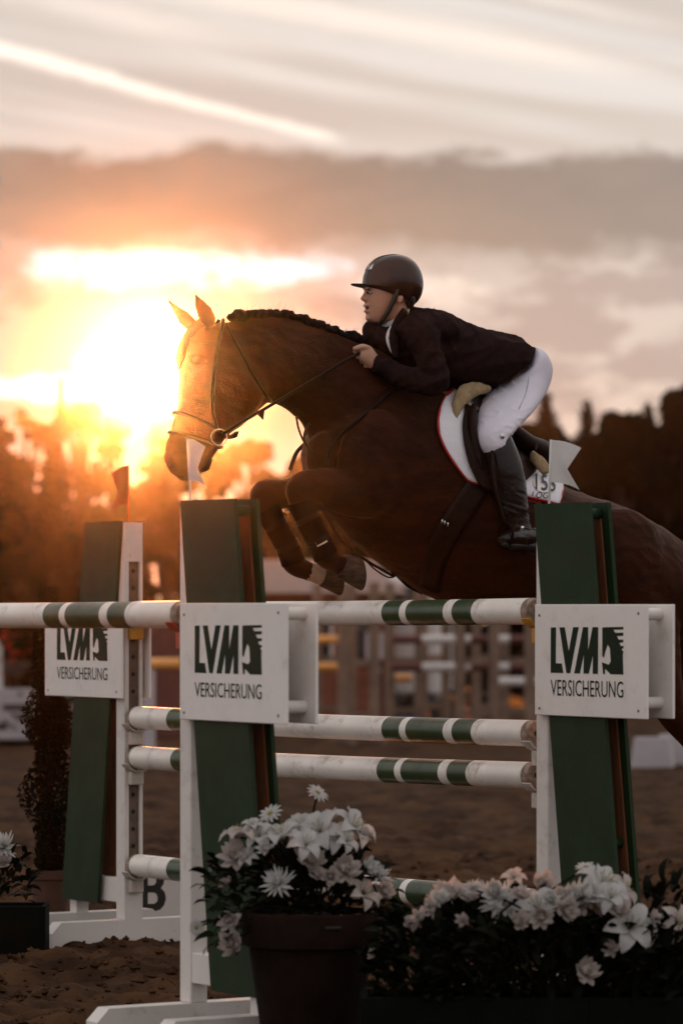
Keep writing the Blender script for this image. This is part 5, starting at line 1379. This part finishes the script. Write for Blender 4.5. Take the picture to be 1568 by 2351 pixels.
# terracotta pot in front of the middle standard
YP = 12.55; pc = G(713, YP)
root = empty('flower_pot', pc); tag(root, 'large dark terracotta pot in front of the middle standard', 'flower pot')
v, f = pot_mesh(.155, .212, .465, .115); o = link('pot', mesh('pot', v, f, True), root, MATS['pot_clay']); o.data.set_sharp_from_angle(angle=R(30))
MB().tube([(.05, -.2205, .425), (.10, -.2095, .425)], .006, 6).build('rim_mark', MATS['hole_black'], root)
v, f = rings_loft([[Vector((q * math.cos(a), q * math.sin(a), z)) for a in [6.283 * k / 24 for k in range(24)]] for q, z in ((.19, .40), (.195, .44), (.05, .46))]); link('soil', mesh('soil', v, f, True), root, MATS['soil'])
FL1 = [(705, 1932, 'lily', 62, -.10, .4, .0, W_), (610, 1940, 'peony', 54, -.09, .3, -.3, W_), (580, 1888, 'lily', 54, .0, .8, -.3, W_), (800, 1925, 'lily', 60, -.06, .4, .4, W_), (838, 1912, 'peony', 44, .0, .6, .6, K_), (850, 1985, 'peony', 52, -.05, .2, .6, W_), (760, 2010, 'peony', 44, -.12, .1, .1, K_), (733, 1813, 'daisy', 50, .05, .9, .5, W_), (618, 1861, 'daisy', 52, .05, .7, -.6, W_), (550, 1905, 'lily', 72, 0, .8, -.3, K_), (543, 1957, 'peony', 66, -.02, .3, -.5, K_), (594, 1912, 'lily', 66, -.02, .7, -.2, W_),
       (642, 1908, 'lily', 82, -.03, .6, -.1, W_), (690, 1890, 'lily', 62, .03, .8, .1, W_), (732, 1900, 'lily', 88, -.03, .6, .1, W_), (779, 1915, 'lily', 82, -.03, .5, .3, W_), (816, 1890, 'lily', 96, .02, .8, .5, W_), (760, 1870, 'peony', 40, .08, .7, 0, K_),
       (635, 2020, 'chrys', 74, -.10, .1, -.2, W_), (716, 1968, 'peony', 72, -.08, .3, 0, K_), (730, 2004, 'peony', 44, -.10, .1, .1, K_), (794, 1990, 'peony', 70, -.08, .2, .3, K_), (877, 2003, 'chrys', 70, -.02, .3, .9, W_), (838, 2045, 'lily', 60, -.06, .0, .6, K_), (884, 2042, 'peony', 50, -.02, .1, 1.0, K_),
       (491, 1990, 'peony', 28, .02, .5, -1, K_), (517, 2023, 'peony', 30, 0, .4, -1, K_), (528, 2108, 'peony', 56, -.10, .0, -.7, K_), (531, 2164, 'peony', 68, -.11, -.2, -.6, K_), (450, 2127, 'daisy', 42, -.02, -.2, -1.2, W_), (566, 1962, 'lily', 50, -.04, .3, -.4, W_)]
hb_ = pc + Vector((0, 0, .45))
pl1 = plant('potted_flowers', hb_, 'white lilies and chrysanthemums bunched in the terracotta pot', 'flowers', FL1, YP, (.2, .15), 0, 5, hb_)
r = random.Random(9); pts = []
for i in range(620):
    a, e = r.uniform(0, 6.28), r.uniform(-.35, 1.45); R_ = r.uniform(.10, .255)
    pts.append(hb_ + Vector((math.cos(a) * math.cos(e) * R_ * 1.12, .05 + math.sin(a) * math.cos(e) * R_ * .75, .02 + math.sin(e) * R_ * .85)))
for i in range(70): pts.append(P(r.uniform(480, 560), r.uniform(1980, 2180), YP - .1 + r.uniform(-.05, .15)))
foliage(pl1, hb_, pts, hb_, 3)
# dark green trough on the right
YT = 12.25; tcx = G(1290, YT); L_T = 1.36
root = empty('flower_trough', tcx); tag(root, 'long dark green flower trough along the bottom right', 'flower trough')
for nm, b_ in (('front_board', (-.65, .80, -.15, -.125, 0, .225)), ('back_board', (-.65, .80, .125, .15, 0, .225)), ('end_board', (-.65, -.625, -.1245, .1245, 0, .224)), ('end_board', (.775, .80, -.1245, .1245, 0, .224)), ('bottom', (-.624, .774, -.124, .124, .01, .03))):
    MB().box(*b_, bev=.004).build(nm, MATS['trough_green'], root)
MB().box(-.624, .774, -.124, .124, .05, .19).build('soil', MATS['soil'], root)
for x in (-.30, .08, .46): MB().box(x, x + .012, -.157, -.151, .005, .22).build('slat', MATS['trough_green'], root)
FL2 = [(1010, 2058, 'peony', 52, -.1, .3, -.5, W_), (1085, 2030, 'chrys', 56, -.05, .6, -.2, W_), (1135, 2045, 'peony', 60, -.10, .4, 0, W_), (1195, 2050, 'peony', 58, -.1, .4, .1, K_), (1262, 2060, 'peony', 54, -.1, .3, .1, W_), (1300, 2085, 'peony', 56, -.13, .2, 0, K_), (1350, 2045, 'peony', 62, -.1, .5, .1, W_), (1400, 2052, 'lily', 66, -.1, .4, .3, W_), (1420, 2085, 'peony', 52, -.12, .2, .3, K_), (1500, 2100, 'peony', 46, -.08, .3, .3, K_), (960, 2100, 'peony', 46, -.1, .2, -.4, K_), (1240, 2100, 'peony', 46, -.13, .1, 0, K_), (1030, 2046, 'peony', 66, .05, .4, -.4, K_), (992, 2075, 'peony', 54, 0, .2, -.7, K_), (1115, 2037, 'chrys', 74, .03, .6, -.1, W_), (1150, 2066, 'chrys', 70, -.03, .3, .1, W_), (1075, 2052, 'peony', 50, .02, .5, -.2, W_), (1229, 2075, 'lily', 92, -.05, .3, -.1, W_), (1177, 2008, 'lily', 44, .1, .7, 0, K_), (1243, 2027, 'peony', 58, .08, .5, .1, K_), (1290, 2050, 'peony', 60, 0, .4, 0, K_),
       (1323, 2062, 'peony', 84, -.03, .4, .1, W_), (1342, 1982, 'daisy', 56, .1, 1.0, .2, W_), (1385, 2018, 'lily', 96, .03, .7, .2, W_), (1432, 2037, 'lily', 80, .05, .4, .8, K_), (1370, 2070, 'peony', 60, -.03, .2, .2, K_), (1446, 2122, 'lily', 84, -.10, .25, .1, W_), (1490, 2136, 'lily', 64, -.05, .2, .6, K_), (1555, 2115, 'lily', 70, -.02, .3, .3, K_),
       (1342, 2222, 'peony', 62, -.15, .6, 0, K_), (945, 2122, 'peony', 56, -.02, .1, -.5, K_), (853, 2186, 'peony', 30, -.05, .3, -1, K_), (1399, 2172, 'peony', 46, -.12, .2, 0, K_), (1190, 2110, 'peony', 44, -.1, .2, 0, K_), (1060, 2110, 'peony', 40, -.1, .1, -.2, K_)]
hb2 = tcx + Vector((0, 0, .19))
pl2 = plant('trough_flowers', hb2, 'white lilies and peonies crowding the dark green trough', 'flowers', FL2, YT, (1.0, .12), 0, 6, hb2)
r = random.Random(10); pts = []
for i in range(2300):
    px = r.uniform(880, 1620); t = (px - 880) / 740; top = 2100 - 60 * math.sin(math.pi * min(1, t * 1.4)) + 30 * mnoise.noise(Vector((px * .02, 0, 0)))
    py = r.uniform(top + 22, 2310); pts.append(P(px, py, YT + (r.uniform(-.02, .16) if py < 2130 else r.uniform(-.17, .15))))
for i in range(40): pts.append(P(r.uniform(1480, 1600), r.uniform(2020, 2110), YT + .1))
for i in range(30): pts.append(P(r.uniform(840, 900), r.uniform(2170, 2260), YT - .05))
foliage(pl2, hb2, pts, hb2 + Vector((0, .1, -.3)), 4, (.045, .09))
# box of white chrysanthemums at the left edge, behind the nearest pole
YL = 16.2; lc = G(-20, YL)
root = empty('flower_box', lc); tag(root, 'dark flower box at the left edge in front of the thuja', 'flower box')
for nm, b_ in (('front_board', (-.16, .24, -.12, -.10, 0, .20)), ('back_board', (-.16, .24, .10, .12, 0, .20)), ('end_board', (-.16, -.14, -.0995, .0995, 0, .199)), ('end_board', (.22, .24, -.0995, .0995, 0, .199)), ('soil', (-.139, .219, -.099, .099, .02, .17))):
    MB().box(*b_, bev=.003 if nm != 'soil' else 0).build(nm, MATS['trough_green'] if nm != 'soil' else MATS['soil'], root)
hb3 = lc + Vector((0, 0, .16))
pl3 = plant('chrysanthemums', hb3, 'white chrysanthemums in the flower box at the left edge', 'flowers', [(8, 1938, 'chrys', 64, 0, .5, .2, W_), (-20, 1960, 'chrys', 56, -.02, .3, -.2, W_), (14, 1975, 'peony', 44, -.03, .2, .5, K_)], YL, (.2, .1), 0, 7, hb3)
r = random.Random(12); pts = [P(r.uniform(-60, 70), r.uniform(1960, 2070), YL + r.uniform(-.1, .1)) for i in range(130)]
foliage(pl3, hb3, pts, hb3, 5)
